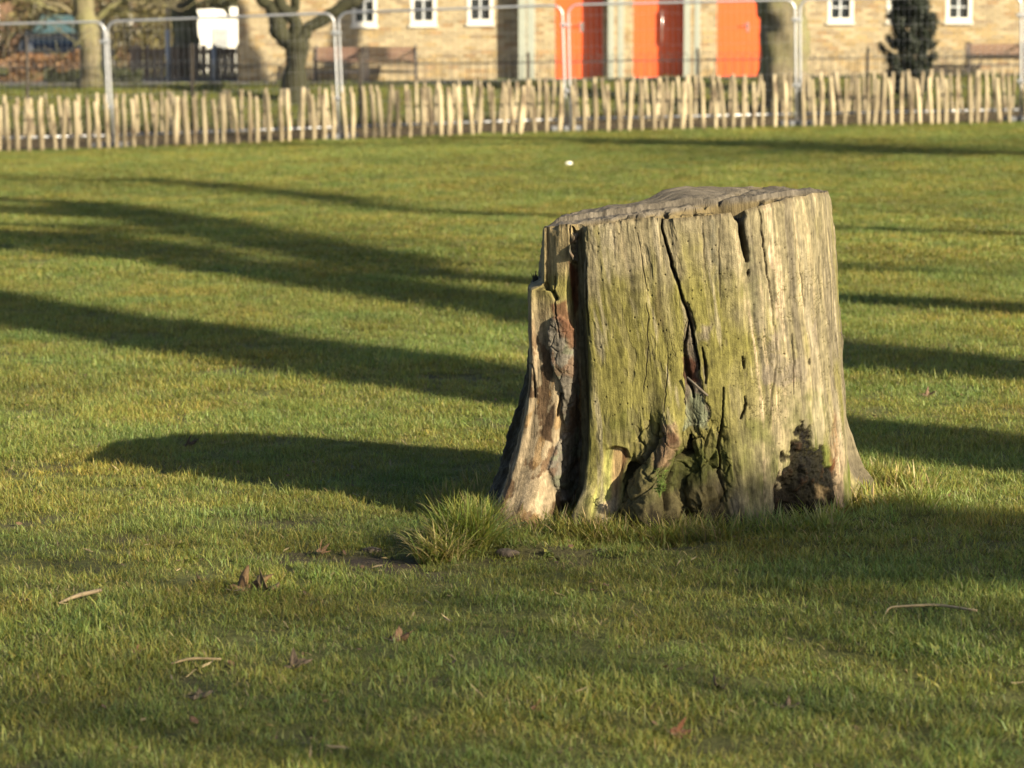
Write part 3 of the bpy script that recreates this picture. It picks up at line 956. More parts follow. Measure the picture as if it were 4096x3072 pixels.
    XYt = ctr + t[:, None, None] * (rimP[None, :, :2] - ctr)
    X_, Y_ = XYt[..., 0], XYt[..., 1]
    plz = X_ * pl[0] + Y_ * pl[1] + pl[2]
    res = rimP[:, 2] - (rimP[:, :2] @ pl[:2] + pl[2])
    Zt = plz + res[None] * (t[:, None] ** 2)
    inn = smooth(0, .10, 1 - t)[:, None]
    feat = 0.007 * fbm(X_ * 25, Y_ * 25, 0, 5, 4) + .002 * fbm(X_ * 90, Y_ * 12, 0, 6, 3)
    # terraces left by the saw
    l1 = Y_ - (-.20 + .12 * vnoise(X_ * 6, 3, 0, 4)); l2 = Y_ - (.12 + .10 * vnoise(X_ * 5, 9, 0, 4))
    feat = feat + .026 * (smooth(-.003, .003, l1) - .5) * smooth(.10, .0, X_) + .022 * (smooth(-.004, .004, l2) - .5)
    # hollow heart with standing splinters
    hc = np.hypot((X_ - .16) / .24, (Y_ + .13) / .19) + .22 * fbm(X_ * 9, Y_ * 9, 0, 25, 3)
    holl = smooth(1.0, .93, hc)
    splin = smooth(.10, .22, fbm(X_ * 22, Y_ * 16, 0, 26, 2))
    feat = feat - holl * (.085 - .062 * splin)
    for pts, w, dp in [([(d2x(1424, -.43), -.46), (-.16, -.30), (-.13, -.1), (.05, .05)], .012, .05), ([(d2x(1590, -.41), -.46), (.145, -.3), (.13, -.1)], .022, .12),
                       ([(d2x(1632, -.39), -.45), (.2, -.25), (.24, .0)], .004, .025), ([(-.5, -.2), (-.3, -.15), (-.1, .0)], .012, .03), ([(-.40, -.33), (-.25, -.15), (-.05, .02)], .008, .03), ([(.35, .3), (.2, .15), (.1, .05)], .008, .03)]:
        dd, tt = dist_poly(X_ + .01 * fbm(X_ * 20, Y_ * 20, 0, 35, 2), Y_, pts)
        kk = np.exp(-(dd / w) ** 2)
        feat = feat - dp * kk
    thv = np.arctan2(Y_, X_ - .02) + .12 * fbm(X_ * 9, Y_ * 9, 0, 37, 3)
    chk = np.abs(((thv * 26 / 6.283) % 1) - .5) * np.hypot(X_, Y_)
    chkm = smooth(-.1, .25, vnoise(np.floor(thv * 26 / 6.283) * 1.7, np.hypot(X_, Y_) * 5, 0, 38))
    feat = feat - .012 * smooth(.012, .003, chk) * chkm
    feat = feat + .0035 * fbm(X_ * 120, Y_ * 60, 0, 39, 3, .6)
    Zt = Zt + feat * inn
    tv = np.stack([X_, Y_, Zt], -1)
    tv[0] = rimP
    It = np.arange(rings * nc).reshape(rings, nc); Itn = np.roll(It, -1, 1)
    qt = np.stack([It[:-1], Itn[:-1], Itn[1:], It[1:]], -1).reshape(-1, 4)
    me = fast_mesh('sawn_top', tv.reshape(-1, 3), qt)
    cg = np.broadcast_to(C(.100, .086, .068), Zt.shape + (3,)).copy()
    r_ = np.hypot(X_, Y_)
    ringn = vnoise(r_ * 70 + .5 * fbm(X_ * 6, Y_ * 6, 0, 66, 2), 0 * r_, 0, 67)
    cg = cg * (1 + .3 * fbm(X_ * 18, Y_ * 18, 0, 68, 4) + .30 * ringn + .35 * fbm(X_ * 55, Y_ * 30, 0, 69, 4, .6) + .25 * np.sign(np.sin(X_ * 260 + Y_ * 90)) * .12)[..., None]
    k = smooth(.0, -.02, feat)[..., None]
    cg = cg * (1 - k) + k * C(.13, .10, .05)
    k = (holl * (1 - splin) * .8)[..., None]
    cg = cg * (1 - k) + k * C(.035, .028, .018)
    color_attr(me, 'tint', np.clip(cg, .01, .8).reshape(-1, 3))
    o = link_mesh('sawn_top', me, m, root)
    o['label'] = 'grey sawn top with cracks and a hollow heart'
    # black splinters standing on the shoulder of the split side
    p = D([(1152, 612), (1165, 612)], -.1)
    sp = MB()
    for i in range(26):
        a0 = random.uniform(0, 1)
        bx = p[0][0] + (p[1][0] - p[0][0]) * a0; bz = p[0][1] - .02
        h = .018 + .03 * random.random() ** 2 * (1 - abs(a0 - .45))
        by = -.06 + random.uniform(-.03, .04)
        sp.tube([(bx, by, bz), (bx + random.gauss(0, .004), by, bz + h * .6), (bx + random.gauss(0, .008), by, bz + h + .02)], [.005, .0035, .0008], 5)
    sp.build('splinter_tuft', simple_mat('charred_wood_mat', (.02, .017, .012), .9), root)
    # small twig wedged in the middle groove
    pts = D([(1484, 815), (1500, 828), (1515, 842), (1528, 852)], -.47)
    tw = MB().tube([(a_, -.475 - .01 * i, b_) for i, (a_, b_) in enumerate(pts)], [.0045, .004, .005, .0035], 7)
    tw.build('wedged_twig', simple_mat('dry_twig_mat', (.085, .068, .05), .85, .3, 60), root, True)
    pts = D([(1806, 705), (1815, 718), (1823, 728)], .0)
    MB().tube([(a_ - .004 + .002 * i, -.02 - .01 * i, b_) for i, (a_, b_) in enumerate(pts)], [.0018, .0015, .001], 5).build('side_twig', bpy.data.materials['dry_twig_mat'], root)
    return root
stump = build_stump()

grass_tuft(1006, 1190, 1000, .078, .08, .22, .60, 'big arching tuft of long grass left of the stump, partly straw-coloured', .16)
grass_tuft(952, 1206, 420, .08, .07, .17, .95, 'drooping dry grass tuft beside the dark soil left of the stump', .5)
grass_tuft(1062, 1150, 700, .10, .07, .17, .6, 'grass tuft at the foot of the split side of the stump', .15)
grass_tuft(1310, 1132, 320, .10, .05, .11, .55, 'grass tuft in front of the broken pale root', .1)
grass_tuft(1585, 1096, 420, .12, .07, .15, .75, 'wide grass tuft at the middle of the stump foot', .12)
grass_tuft(1645, 1122, 300, .10, .05, .12, .7, 'grass tuft just left of the dark rotten hollow', .12)
grass_tuft(1865, 1085, 170, .09, .05, .12, .6, 'green grass tuft at the right foot of the stump', .06)
grass_tuft(1905, 1055, 130, .09, .05, .11, .6, 'grass tuft behind the right rear root', .06)
grass_tuft(1470, 1100, 60, .05, .04, .08, .6, 'thin grass tuft under the small leafy plant', .1)

# ------------------------------------------------------------------ fences
M_GALV = simple_mat('galvanised_steel_mat', (.42, .43, .46), .45, .15, 20, metal=.75)
M_BLOCK = simple_mat('fence_foot_mat', (.17, .175, .19), .9, .3, 14, bumps=.4)

def pale_mat():
    m, nt, b = new_mat('chestnut_pale_mat')
    tc = N(nt, 'ShaderNodeTexCoord'); oi = N(nt, 'ShaderNodeObjectInfo')
    add = N(nt, 'ShaderNodeVectorMath', operation='ADD')
    mul = N(nt, 'ShaderNodeVectorMath', operation='SCALE'); mul.inputs['Scale'].default_value = 37.0
    comb = N(nt, 'ShaderNodeCombineXYZ')
    nt.links.new(oi.outputs['Random'], comb.inputs[2]); nt.links.new(comb.outputs[0], mul.inputs[0])
    nt.links.new(tc.outputs['Object'], add.inputs[0]); nt.links.new(mul.outputs[0], add.inputs[1])
    mp = N(nt, 'ShaderNodeMapping'); mp.inputs['Scale'].default_value = (9, 9, 2.2)
    nt.links.new(add.outputs[0], mp.inputs[0])
    n = noise_node(nt, 1.0, 4, .6, mp.outputs[0])
    r = ramp(nt, n.outputs[0], [(.36, (.11, .078, .048)), (.44, (.25, .20, .125)), (.62, (.37, .31, .205))])
    rr = ramp(nt, oi.outputs['Random'], [(0, (.62, .60, .58)), (.5, (.95, .95, .95)), (1, (1.2, 1.2, 1.2))])
    nt.links.new(mix(nt, r.outputs[0], rr.outputs[0], 1.0, 'MULTIPLY'), b.inputs['Base Color'])
    b.inputs['Roughness'].default_value = .75
    bump(nt, b, n.outputs[0], .4, .02)
    return m
M_PALE = pale_mat()
M_WIRE = simple_mat('fence_wire_mat', (.25, .25, .25), .5, .1, 10, metal=.8)

def pale_meshes(n, h, w):
    out = []
    for i in range(n):
        pts, rad = [], []
        bx = random.uniform(-.025, .025); by = random.uniform(-.012, .012); ph = random.uniform(0, 6)
        for k in range(7):
            t = k / 6
            pts.append((bx * .8 * math.sin(t * 3.3 + ph), by * math.sin(t * 4 + ph), -.06 + t * (h + .06)))
            rad.append(w * random.uniform(.42, .56))
        rad[-1] *= .85
        pts.append((pts[-1][0], pts[-1][1], h + .018)); rad.append(w * .30)
        m = MB().tube(pts, rad, 7)
        v = np.concatenate(m.v); v[:, 1] *= .6
        m.v = [v]
        me = m.mesh('pale', True); me.materials.append(M_PALE)
        out.append(me)
    return out

def paling_fence(y, x0, x1, gap, h, w, lean, label, stakes=()):
    root = empty('paling_fence', (0, y, 0))
    tag(root, label, 'fence', 'chestnut paling fences')
    ms = pale_meshes(12, h, w)
    x = x0
    while x < x1:
        if y == FENCE_Y and any(abs(x - ats(j_ + 5, 560, FENCE_Y).x) < .05 for j_ in (440, 1360, 2268, 3188, 4085)):
            x += .05; continue
        o = link_mesh('pale', random.choice(ms), None, root)
        o.location = (x, random.uniform(-.015, .015), float(g(x, y)) + random.uniform(-.02, .012))
        o.rotation_euler = (random.gauss(0, .02), random.gauss(-.012, lean), random.uniform(-.5, .5))
        sc = random.uniform(.86, 1.2)
        if random.random() < .07: sc *= 1.45
        o.scale = (sc, sc, random.uniform(.96, 1.04))
        x += gap * random.uniform(.72, 1.28)
    for zz in (.2, .45, .7):
        xs = np.arange(x0, x1, .25)
        pts = [(a, .004 * math.sin(a * 18), float(g(a, y)) + zz + .01 * math.sin(a * 3)) for a in xs]
        MB().tube(pts, .0025, 4).build('wire', M_WIRE, root)
    for sx, hh in stakes:
        MB().tube([(sx, .07, float(g(sx, y)) - .1), (sx, .07, float(g(sx, y)) + hh)], [.032, .028], 6).build('stake', bpy.data.materials.get('dark_stake_mat') or simple_mat('dark_stake_mat', (.035, .028, .022), .9), root)
    return root
random.seed(21)
paling_fence(FENCE_Y, -11.8, 12.2, .168, .765, .074, .030, 'front row of pale split-wood palings along the far lawn edge')
paling_fence(50.0, -12.2, 12.6, .150, .72, .062, .070, 'rear row of leaning palings behind the wire panels',
             stakes=[(ats(u, 300, 50.07).x, hh) for u, hh in ((108, 1.75), (768, 1.55), (1440, 1.25), (2113, 1.2), (2790, 1.2), (3470, 1.15))])

def wire_panel(u0, u1, label, idx):
    y = FENCE_Y + .42
    a = ats(u0, 560, y); b = ats(u1, 560, y)
    za, zb = float(g(a.x, y)), float(g(b.x, y))
    L = math.hypot(b.x - a.x, zb - za); ang = math.atan2(zb - za, b.x - a.x)
    root = empty('wire_fence_panel', (a.x, y, za + .05), (0, -ang, 0))
    tag(root, label, 'fence panel', 'temporary wire fence panels')
    H = 2.0; r = .16; tr = .021
    pts = [(0, 0, 0), (0, 0, .6), (0, 0, H - r)]
    pts += [(r - r * math.cos(t), 0, H - r + r * math.sin(t)) for t in np.linspace(.2, math.pi / 2, 6)]
    pts += [(L / 2, 0, H)]
    pts += [(L - r + r * math.sin(t), 0, H - r + r * math.cos(t)) for t in np.linspace(0, math.pi / 2 - .2, 6)]
    pts += [(L, 0, H - r), (L, 0, .6), (L, 0, 0)]
    MB().tube(pts, tr, 8).build('tube_frame', M_GALV, root, True)
    MB().tube([(0, 0, .16), (L, 0, .16)], .019, 8).build('bottom_rail', M_GALV, root, True)
    wm = MB()
    for x in np.arange(.075, L - .02, .095):
        top = H - (r - math.sqrt(max(0, r * r - (r - min(x, L - x)) ** 2)) if min(x, L - x) < r else 0)
        wm.tube([(x, .022, .16), (x, .022, top)], .0014, 4, False)
    for z in np.arange(.30, H - .05, .255):
        wm.tube([(0, .026, z), (L, .026, z)], .0016, 4, False)
    o = wm.build('wire_mesh', M_GALV, root); o['kind'] = 'stuff'
    if idx:
        for z in (.62, 1.68):
            c = MB()
            c.box((-.13, -.035, z - .03), (.03, .035, z + .03)); c.tube([(-.05, -.09, z), (-.05, .06, z)], .014, 6)
            c.build('coupler', M_GALV, root, bevel=.006)
    f = MB(); f.box((-.34, -.11, -.13), (.24, .11, .05))
    ft = f.build('fence_foot', M_BLOCK, root, bevel=.02)
    return root
joints = [-470, 440, 1360, 2268, 3188, 4085, 5010]
labs = ['leftmost wire fence panel, cut off by the left frame edge', 'wire fence panel in front of the white wall and forked tree', 'wire fence panel in front of the pair of benches', 'wire fence panel in front of the orange doors', 'wire fence panel in front of the dark conifer', 'rightmost wire fence panel, only its first post in view']
for i in range(6):
    wire_panel(joints[i] + 14, joints[i + 1] - 4, labs[i], True)

# low bow-topped railing behind
def railing():
    y = 54.6
    root = empty('bow_top_railing', (0, y, 0))
    tag(root, 'low dark bow-topped metal railing in front of the brick building', 'railing')
    M = simple_mat('railing_paint_mat', (.03, .032, .035), .45, .1)
    hoop = MB()
    pts = [(0, 0, -.05), (0, 0, .5)] + [(.055 - .055 * math.cos(t), 0, .5 + .06 * math.sin(t)) for t in np.linspace(.3, math.pi - .3, 6)] + [(.11, 0, .5), (.11, 0, -.05)]
    me = hoop.tube(pts, .006, 5).mesh('hoop', True); me.materials.append(M)
    x = -11.5
    while x < 13.2:
        o = link_mesh('hoop', me, None, root); o.location = (x, 0, float(g(x, y)))
        x += .165
    for zz in (.42, .08):
        MB().tube([(a, 0, float(g(a, y)) + zz) for a in np.arange(-11.6, 13.4, .5)], .012, 5).build('rail', M, root)
railing()

# ------------------------------------------------------------------ brick building
BY = 58.0
def brick_building():
    root = empty('brick_building', (0, BY, 0))
    tag(root, 'single-storey yellow brick park building with orange doors and white windows', 'building')
    mb_, nt, b = new_mat('yellow_brick_mat')
    a = N(nt, 'ShaderNodeAttribute', attribute_name='tint')
    oi = N(nt, 'ShaderNodeObjectInfo'); tc = N(nt, 'ShaderNodeTexCoord')
    n = noise_node(nt, 18, 5, .65, tc.outputs['Object'])
    r = ramp(nt, n.outputs[0], [(.3, (.8, .8, .8)), (.7, (1.18, 1.18, 1.18))])
    nt.links.new(mix(nt, a.outputs['Color'], r.outputs[0], 1.0, 'MULTIPLY'), b.inputs['Base Color'])
    b.inputs['Roughness'].default_value = .9
    bump(nt, b, n.outputs[0], .4, .01)
    M_MORTAR = simple_mat('mortar_mat', (.25, .21, .15), .95, .2, 30, bumps=.3)
    M_WHITE = simple_mat('white_paint_mat', (.62, .60, .55), .5, .05, 10)
    M_BAR = simple_mat('glazing_bar_mat', (.50, .52, .54), .5, .05)
    M_ORANGE = simple_mat('orange_paint_mat', (.66, .098, .022), .42, .06, 6)
    M_POST = simple_mat('grey_green_post_mat', (.27, .29, .25), .5, .08, 6)
    M_STEEL = simple_mat('steel_handle_mat', (.7, .7, .7), .25, .05, 10, metal=.9)
    mg, nt2, bb = new_mat('window_glass_mat')
    bb.inputs['Base Color'].default_value = (.02, .025, .03, 1); bb.inputs['Roughness'].default_value = .08
    bb.inputs['Specular IOR Level'].default_value = .6
    M_ROOF = simple_mat('roof_tile_mat', (.12, .07, .05), .85, .3, 5)
    M_CONC = simple_mat('concrete_plinth_mat', (.16, .13, .11), .95, .2, 6)
    M_DARK = simple_mat('dark_interior_mat', (.02, .02, .02), .9)
    X0, X1 = ats(952, 200, BY).x, 14.2
    ZB, ZT = .45, 3.45
    def zz(v): return ats(2048, v, BY).z
    wins = []
    for (u0, u1, vb) in [(1408, 1508, 104), (1641, 1746, 100), (1869, 1973, 95), (3310, 3414, 89), (3547, 3651, 88), (3782, 3887, 88)]:
        wins.append((ats(u0, 80, BY).x, ats(u1, 80, BY).x, zz(vb), zz(vb) + 1.0))
    doors = []
    for (u0, u1) in [(2222, 2412), (2534, 2740), (2869, 3060)]:
        doors.append((ats(u0, 80, BY).x, ats(u1, 80, BY).x, zz(316) - .02, 2.88))
    holes = wins + doors
    # backing wall with real openings
    xs = sorted({X0, X1} | {h[0] for h in holes} | {h[1] for h in holes})
    wl = MB()
    for i in range(len(xs) - 1):
        xm = (xs[i] + xs[i + 1]) / 2
        cut = sorted((h[2], h[3]) for h in holes if h[0] < xm < h[1])
        z = ZB - .6
        for lo, hi in cut:
            wl.box((xs[i], .012, z), (xs[i + 1], .24, lo)); z = hi
        wl.box((xs[i], .012, z), (xs[i + 1], .24, ZT))
    wl.box((X0, .24, ZB - .6), (X0 + .24, 6.2, ZT)); wl.box((X1 - .24, .24, ZB - .6), (X1, 6.2, ZT)); wl.box((X0 + .24, 5.96, ZB - .6), (X1 - .24, 6.2, ZT))
    wl.build('wall', M_MORTAR, root)
    MB().box((X0 + .25, .9, ZB), (X1 - .25, 1.0, ZT)).build('interior', M_DARK, root)
    MB().box((X0 - .03, -.035, ZB - .6), (X1 + .03, .0, zz(322))).build('plinth', M_CONC, root)
    rf = MB()
    rf.add([(X0 - .4, -.45, ZT), (X1 + .4, -.45, ZT), (X1 - 2, 3.1, ZT + 2.4), (X0 + 2, 3.1, ZT + 2.4), (X0 - .4, 6.6, ZT), (X1 + .4, 6.6, ZT)], [(0, 1, 2, 3), (5, 4, 3, 2), (0, 3, 4), (1, 5, 2), (0, 4, 5, 1)])
    rf.build('roof', M_ROOF, root)
    MB().tube([(X0 - .4, -.5, ZT - .02), (X1 + .4, -.5, ZT - .02)], .055, 8).build('gutter', M_POST, root)
    # bricks: every one real; the clearest 300 are single parts, the rest one mass
    BL, BH, J = .215, .065, .010
    def brick_tint():
        t = random.random()
        base = np.array([.345, .292, .190]) if t < .66 else (np.array([0.311, 0.240, 0.128]) if t < .84 else (np.array([0.282, 0.198, 0.110]) if t < .93 else np.array([0.252, 0.202, 0.133])))
        return base * np.array([1.0, .96, .93]) * random.uniform(.82, 1.15)
    variants = []
    for i in range(16):
        m = MB(); m.box((0, 0, 0), (BL, .02, BH))
        me = m.mesh('brick'); me.materials.append(mb_); color_attr(me, 'tint', np.tile(brick_tint(), (8, 1))); variants.append(me)
    rest = MB(); tints = []
    singles = 0
    row = 0; z = zz(322) + .004
    while z + BH < ZT - .01:
        x = X0 + (-(BL + J) / 2 if row % 2 else 0)
        while x < X1 - .02:
            a0, a1 = max(x, X0), min(x + BL, X1)
            segs = [(a0, a1)]
            for h in holes:
                if z + BH > h[2] + .005 and z < h[3] - .005:
                    ns = []
                    for (p, q) in segs:
                        if q <= h[0] or p >= h[1]: ns.append((p, q)); continue
                        if p < h[0] - .02: ns.append((p, h[0]))
                        if q > h[1] + .02: ns.append((h[1], q))
                    segs = ns
            for (p, q) in segs:
                if q - p < .03: continue
                dy = random.uniform(-.003, .003)
                if singles < 300 and abs(q - p - BL) < .001 and 6.2 < p < 9.95 and z > 1.05 and z < 2.36:
                    o = link_mesh('brick', random.choice(variants), None, root); o.location = (p, dy, z); singles += 1
                else:
                    rest.box((p, dy, z), (q, dy + .02, z + BH)); tints.append(np.tile(brick_tint(), (8, 1)))
            x += BL + J
        z += BH + J; row += 1
    o = rest.build('brick_courses', mb_, root); o['kind'] = 'stuff'
    color_attr(o.data, 'tint', np.concatenate(tints))
    # windows
    for i, (x0, x1, z0, z1) in enumerate(wins):
        w = empty('window'); w.parent = root; w.location = (x0, 0, z0)
        W, H = x1 - x0, z1 - z0
        t = .075
        f = MB()
        f.box((0, -.012, 0), (t, .10, H)); f.box((W - t, -.012, 0), (W, .10, H)); f.box((t, -.010, H - t), (W - t, .10, H)); f.box((t, -.010, 0), (W - t, .10, t * 1.15))
        f.build('window_frame', M_WHITE, w, bevel=.004)
        MB().box((-.025, -.05, -.045), (W + .025, .02, -.001)).build('window_sill', M_WHITE, w, bevel=.004)
        iw, ih = W - 2 * t, H - t * 2.15
        for r_ in range(4):
            for c_ in range(2):
                MB().box((t + c_ * iw / 2, .06, t * 1.15 + r_ * ih / 4), (t + (c_ + 1) * iw / 2, .064, t * 1.15 + (r_ + 1) * ih / 4)).build('pane', mg, w)
        MB().box((t + iw / 2 - .018, .035, t * 1.15), (t + iw / 2 + .018, .0595, H - t)).build('glazing_bar', M_BAR, w)
        for r_ in range(1, 4):
            MB().box((t, .03, t * 1.15 + r_ * ih / 4 - .014), (W - t, .0585, t * 1.15 + r_ * ih / 4 + .014)).build('glazing_bar', M_BAR, w)
    # doors
    for i, (x0, x1, z0, z1) in enumerate(doors):
        d = empty('door'); d.parent = root; d.location = (x0, 0, z0)
        W, H = x1 - x0, z1 - z0
        MB().box((.035, .055, .0), (W - .035, .10, H - .04)).build('door_leaf', M_ORANGE, d)
        f = MB(); f.box((0, .0, 0), (.035, .10, H)); f.box((W - .035, .0, 0), (W, .10, H)); f.box((.035, .0, H - .04), (W - .035, .10, H))
        f.build('door_frame', M_ORANGE, d)
        if i == 1:
            hx = ats(2648, 100, BY).x - x0; za, zb = zz(172) - z0, zz(40) - z0
            hd = MB(); hd.tube([(hx, .05, za), (hx, -.03, za), (hx, -.03, zb), (hx, .05, zb)], .014, 8)
            hd.build('pull_handle', M_STEEL, d, True)
        else:
            hx = (ats(2992, 100, BY).x if i == 2 else x1 - .42) - x0; zh = zz(99) - z0
            hd = MB(); hd.tube([(hx, .055, zh), (hx, -.01, zh)], .012, 8); hd.tube([(hx, -.01, zh), (hx - .12, -.01, zh)], .011, 8); hd.box((hx - .025, .046, zh - .14), (hx + .025, .054, zh + .05))
            hd.build('lever_handle', M_STEEL, d)
    # paired porch posts, standing clear of the wall
    for (ua, ub) in [(2073, 2104), (2108, 2139), (2431, 2456), (2470, 2495), (2735, 2762), (2777, 2801)]:
        xa, xb = ats(ua, 150, BY - .4).x, ats(ub, 150, BY - .4).x
        MB().box((xa, -.36, ZB - .3), (xb, -.36 + (xb - xa), 3.06)).build('porch_post', M_POST, root, bevel=.008)
    MB().box((ats(2050, 0, BY).x, -.46, 3.06), (ats(3190, 0, BY).x, -.02, 3.2)).build('porch_canopy', M_POST, root, bevel=.01)
    return root
random.seed(3)
brick_building()

# ------------------------------------------------------------------ benches
def bench(u0, u1, vtop, label):
    y = 57.0
    x0, x1 = ats(u0, 250, y).x, ats(u1, 250, y).x
    W = x1 - x0
    z0 = float(g((x0 + x1) / 2, y)) + .004
    root = empty('park_bench', (x0, y, z0))
    tag(root, label, 'bench', 'benches along the brick building')
    MS = bpy.data.materials.get('bench_slat_mat') or simple_mat('bench_slat_mat', (.15, .085, .06), .6, .2, 5, stretch=(1, 6, 6))
    MI = bpy.data.materials.get('bench_iron_mat') or simple_mat('bench_iron_mat', (.05, .042, .042), .5, .2)
    zt = ats(2048, vtop, y).z - z0
    for k in range(4):
        zb = zt - .30 + k * .077
        MB().box((.03, .30 + .025 * k, zb), (W - .03, .325 + .025 * k, zb + .068)).build('back_slat', MS, root, bevel=.004)
    for k in range(5):
        MB().box((.03, -.14 + k * .085, .385 - k * .006), (W - .03, -.065 + k * .085, .41 - k * .006)).build('seat_slat', MS, root, bevel=.004)
    for ex in (.0, W - .04):
        e = MB()
        e.box((ex, -.13, 0), (ex + .04, -.08, .60)); e.box((ex, .26, 0), (ex + .04, .31, .42)); e.box((ex, -.16, .36), (ex + .04, .36, .384)); e.box((ex, -.18, .60), (ex + .04, .30, .635))
        e.add([(ex, .27, .384), (ex + .04, .27, .384), (ex + .04, .32, .384), (ex, .32, .384), (ex, .345, zt + .05), (ex + .04, .345, zt + .05), (ex + .04, .39, zt + .05), (ex, .39, zt + .05)],
              [(0, 3, 2, 1), (4, 5, 6, 7), (0, 1, 5, 4), (1, 2, 6, 5), (2, 3, 7, 6), (3, 0, 4, 7)])
        e.build('bench_end', MI, root, bevel=.005)
    MB().box((.04, -.115, .16), (W - .04, -.09, .20)).build('stretcher', MI, root)
bench(1256, 1458, 189, 'left of the two brown slatted benches, partly behind the forked tree')
bench(1464, 1666, 189, 'right of the two brown slatted benches, under the white windows')
bench(3872, 4110, 176, 'brown slatted bench at the right frame edge beyond the conifer')

# ------------------------------------------------------------------ trees
def bark_mat(name, c1, c2, moss=(.10, .105, .025), mossf=.5, scale=5):
    m, nt, b = new_mat(name)
    tc = N(nt, 'ShaderNodeTexCoord')
    mp = N(nt, 'ShaderNodeMapping'); mp.inputs['Scale'].default_value = (scale * 2.2, scale * 2.2, scale * .6)
    nt.links.new(tc.outputs['Object'], mp.inputs[0])
    n = noise_node(nt, 1.0, 6, .65, mp.outputs[0])
    r = ramp(nt, n.outputs[0], [(.3, c1), (.7, c2)])
    n2 = noise_node(nt, 1.6, 4, .6, tc.outputs['Object'])
    r2 = ramp(nt, n2.outputs[0], [(.62 - mossf * .4, (0, 0, 0)), (.72 - mossf * .2, (1, 1, 1))])
    nt.links.new(mix(nt, r.outputs[0], moss, r2.outputs[0]), b.inputs['Base Color'])
    b.inputs['Roughness'].default_value = .9
    bump(nt, b, n.outputs[0], .9, .04)
    return m
M_BARK_MOSS = bark_mat('mossy_bark_mat', (.07, .058, .035), (.19, .16, .095), (.15, .145, .06), .45, 7)
M_BARK_DARK = bark_mat('dark_green_bark_mat', (.010, .0095, .005), (.026, .024, .011), (.022, .022, .007), .8)
M_BARK_GREY = bark_mat('grey_bark_mat', (.09, .08, .06), (.2, .18, .13), (.12, .12, .05), .3)

def wobble_path(pts, n, amp, seed):
    pts = np.asarray(pts, float)
    t = np.linspace(0, len(pts) - 1, n)
    P = pchip(np.arange(len(pts)), pts, t)
    P[1:, 0] += amp * np.array([vnoise(k * .37, 1, 0, seed) for k in range(1, n)])
    P[1:, 1] += amp * np.array([vnoise(k * .37, 5, 0, seed) for k in range(1, n)])
    return P

def grow(mb, p, d, L, r, depth, spread=.55, up=.12, kids=3, sides=5, minr=.006):
    """Branching limbs."""
    n = 6
    pts = [np.array(p, float)]; dd = np.array(d, float)
    for k in range(n):
        dd = dd + np.array([random.gauss(0, .10), random.gauss(0, .10), random.gauss(up * .3, .07)])
        dd /= np.linalg.norm(dd)
        pts.append(pts[-1] + dd * L / n)
    r1 = max(minr, r * .55)
    mb.tube(pts, np.linspace(r, r1, n + 1), sides, False)
    if depth <= 0: return
    for k in range(kids):
        i = n if k == 0 else random.randint(2, n)
        nd = dd + np.array([random.gauss(0, spread), random.gauss(0, spread), random.gauss(up, spread * .6)])
        nd /= np.linalg.norm(nd)
        grow(mb, pts[i], nd, L * random.uniform(.6, .82), r * random.uniform(.42, .62) if k else r1, depth - 1, spread, up, kids, sides, minr)

def path_tree(name, label, cat, trunk, mat, limbs=(), crown=(), group=None, sides=14, seed=1):
    """trunk: list of (x, y, z, r); limbs the same; crown: (start point, direction, length, r, depth) grown on top."""
    random.seed(seed)
    base = trunk[0]
    root = empty(name, base[:3])
    tag(root, label, cat, group)
    off = np.array(base[:3])
    def tb(path, nm, sd, amp=.02):
        a = np.array(path, float)
        P = wobble_path(a[:, :3] - off, max(8, 5 * len(a)), amp, sd)
        rr = np.interp(np.linspace(0, len(a) - 1, len(P)), np.arange(len(a)), a[:, 3])
        rr = rr * (1 + .07 * np.array([vnoise(k * .8, 2, 0, sd) for k in range(len(P))]))
        m = MB().tube(P, rr, sides)
        v = m.v[0]; rv = np.repeat(rr, sides)
        v[:, 0] += rv * .22 * fbm(v[:, 0] * 5 + v[:, 1] * 3, v[:, 2] * 4, 0, sd + 5, 3)
        v[:, 1] += rv * .22 * fbm(v[:, 0] * 5 - v[:, 1] * 3, v[:, 2] * 4, 0, sd + 6, 3)
        m.build(nm, mat, root, True)
    tb(trunk, 'trunk', seed)
    for i, l in enumerate(limbs): tb(l, 'limb', seed + 3 + i, .03)
    if crown:
        mb = MB()
        for (p, d, L, r, dep) in crown:
            dd = np.array(d, float); dd /= np.linalg.norm(dd)
            grow(mb, np.array(p) - off, dd, L, r, dep)
        mb.build('crown', mat, root, True)
    return root

def tp(u, v, y, w):      # trunk point from picture position and width in source px
    p = ats(u, v, y)
    return (p.x, p.y, p.z, w / F_PX * y / 2)

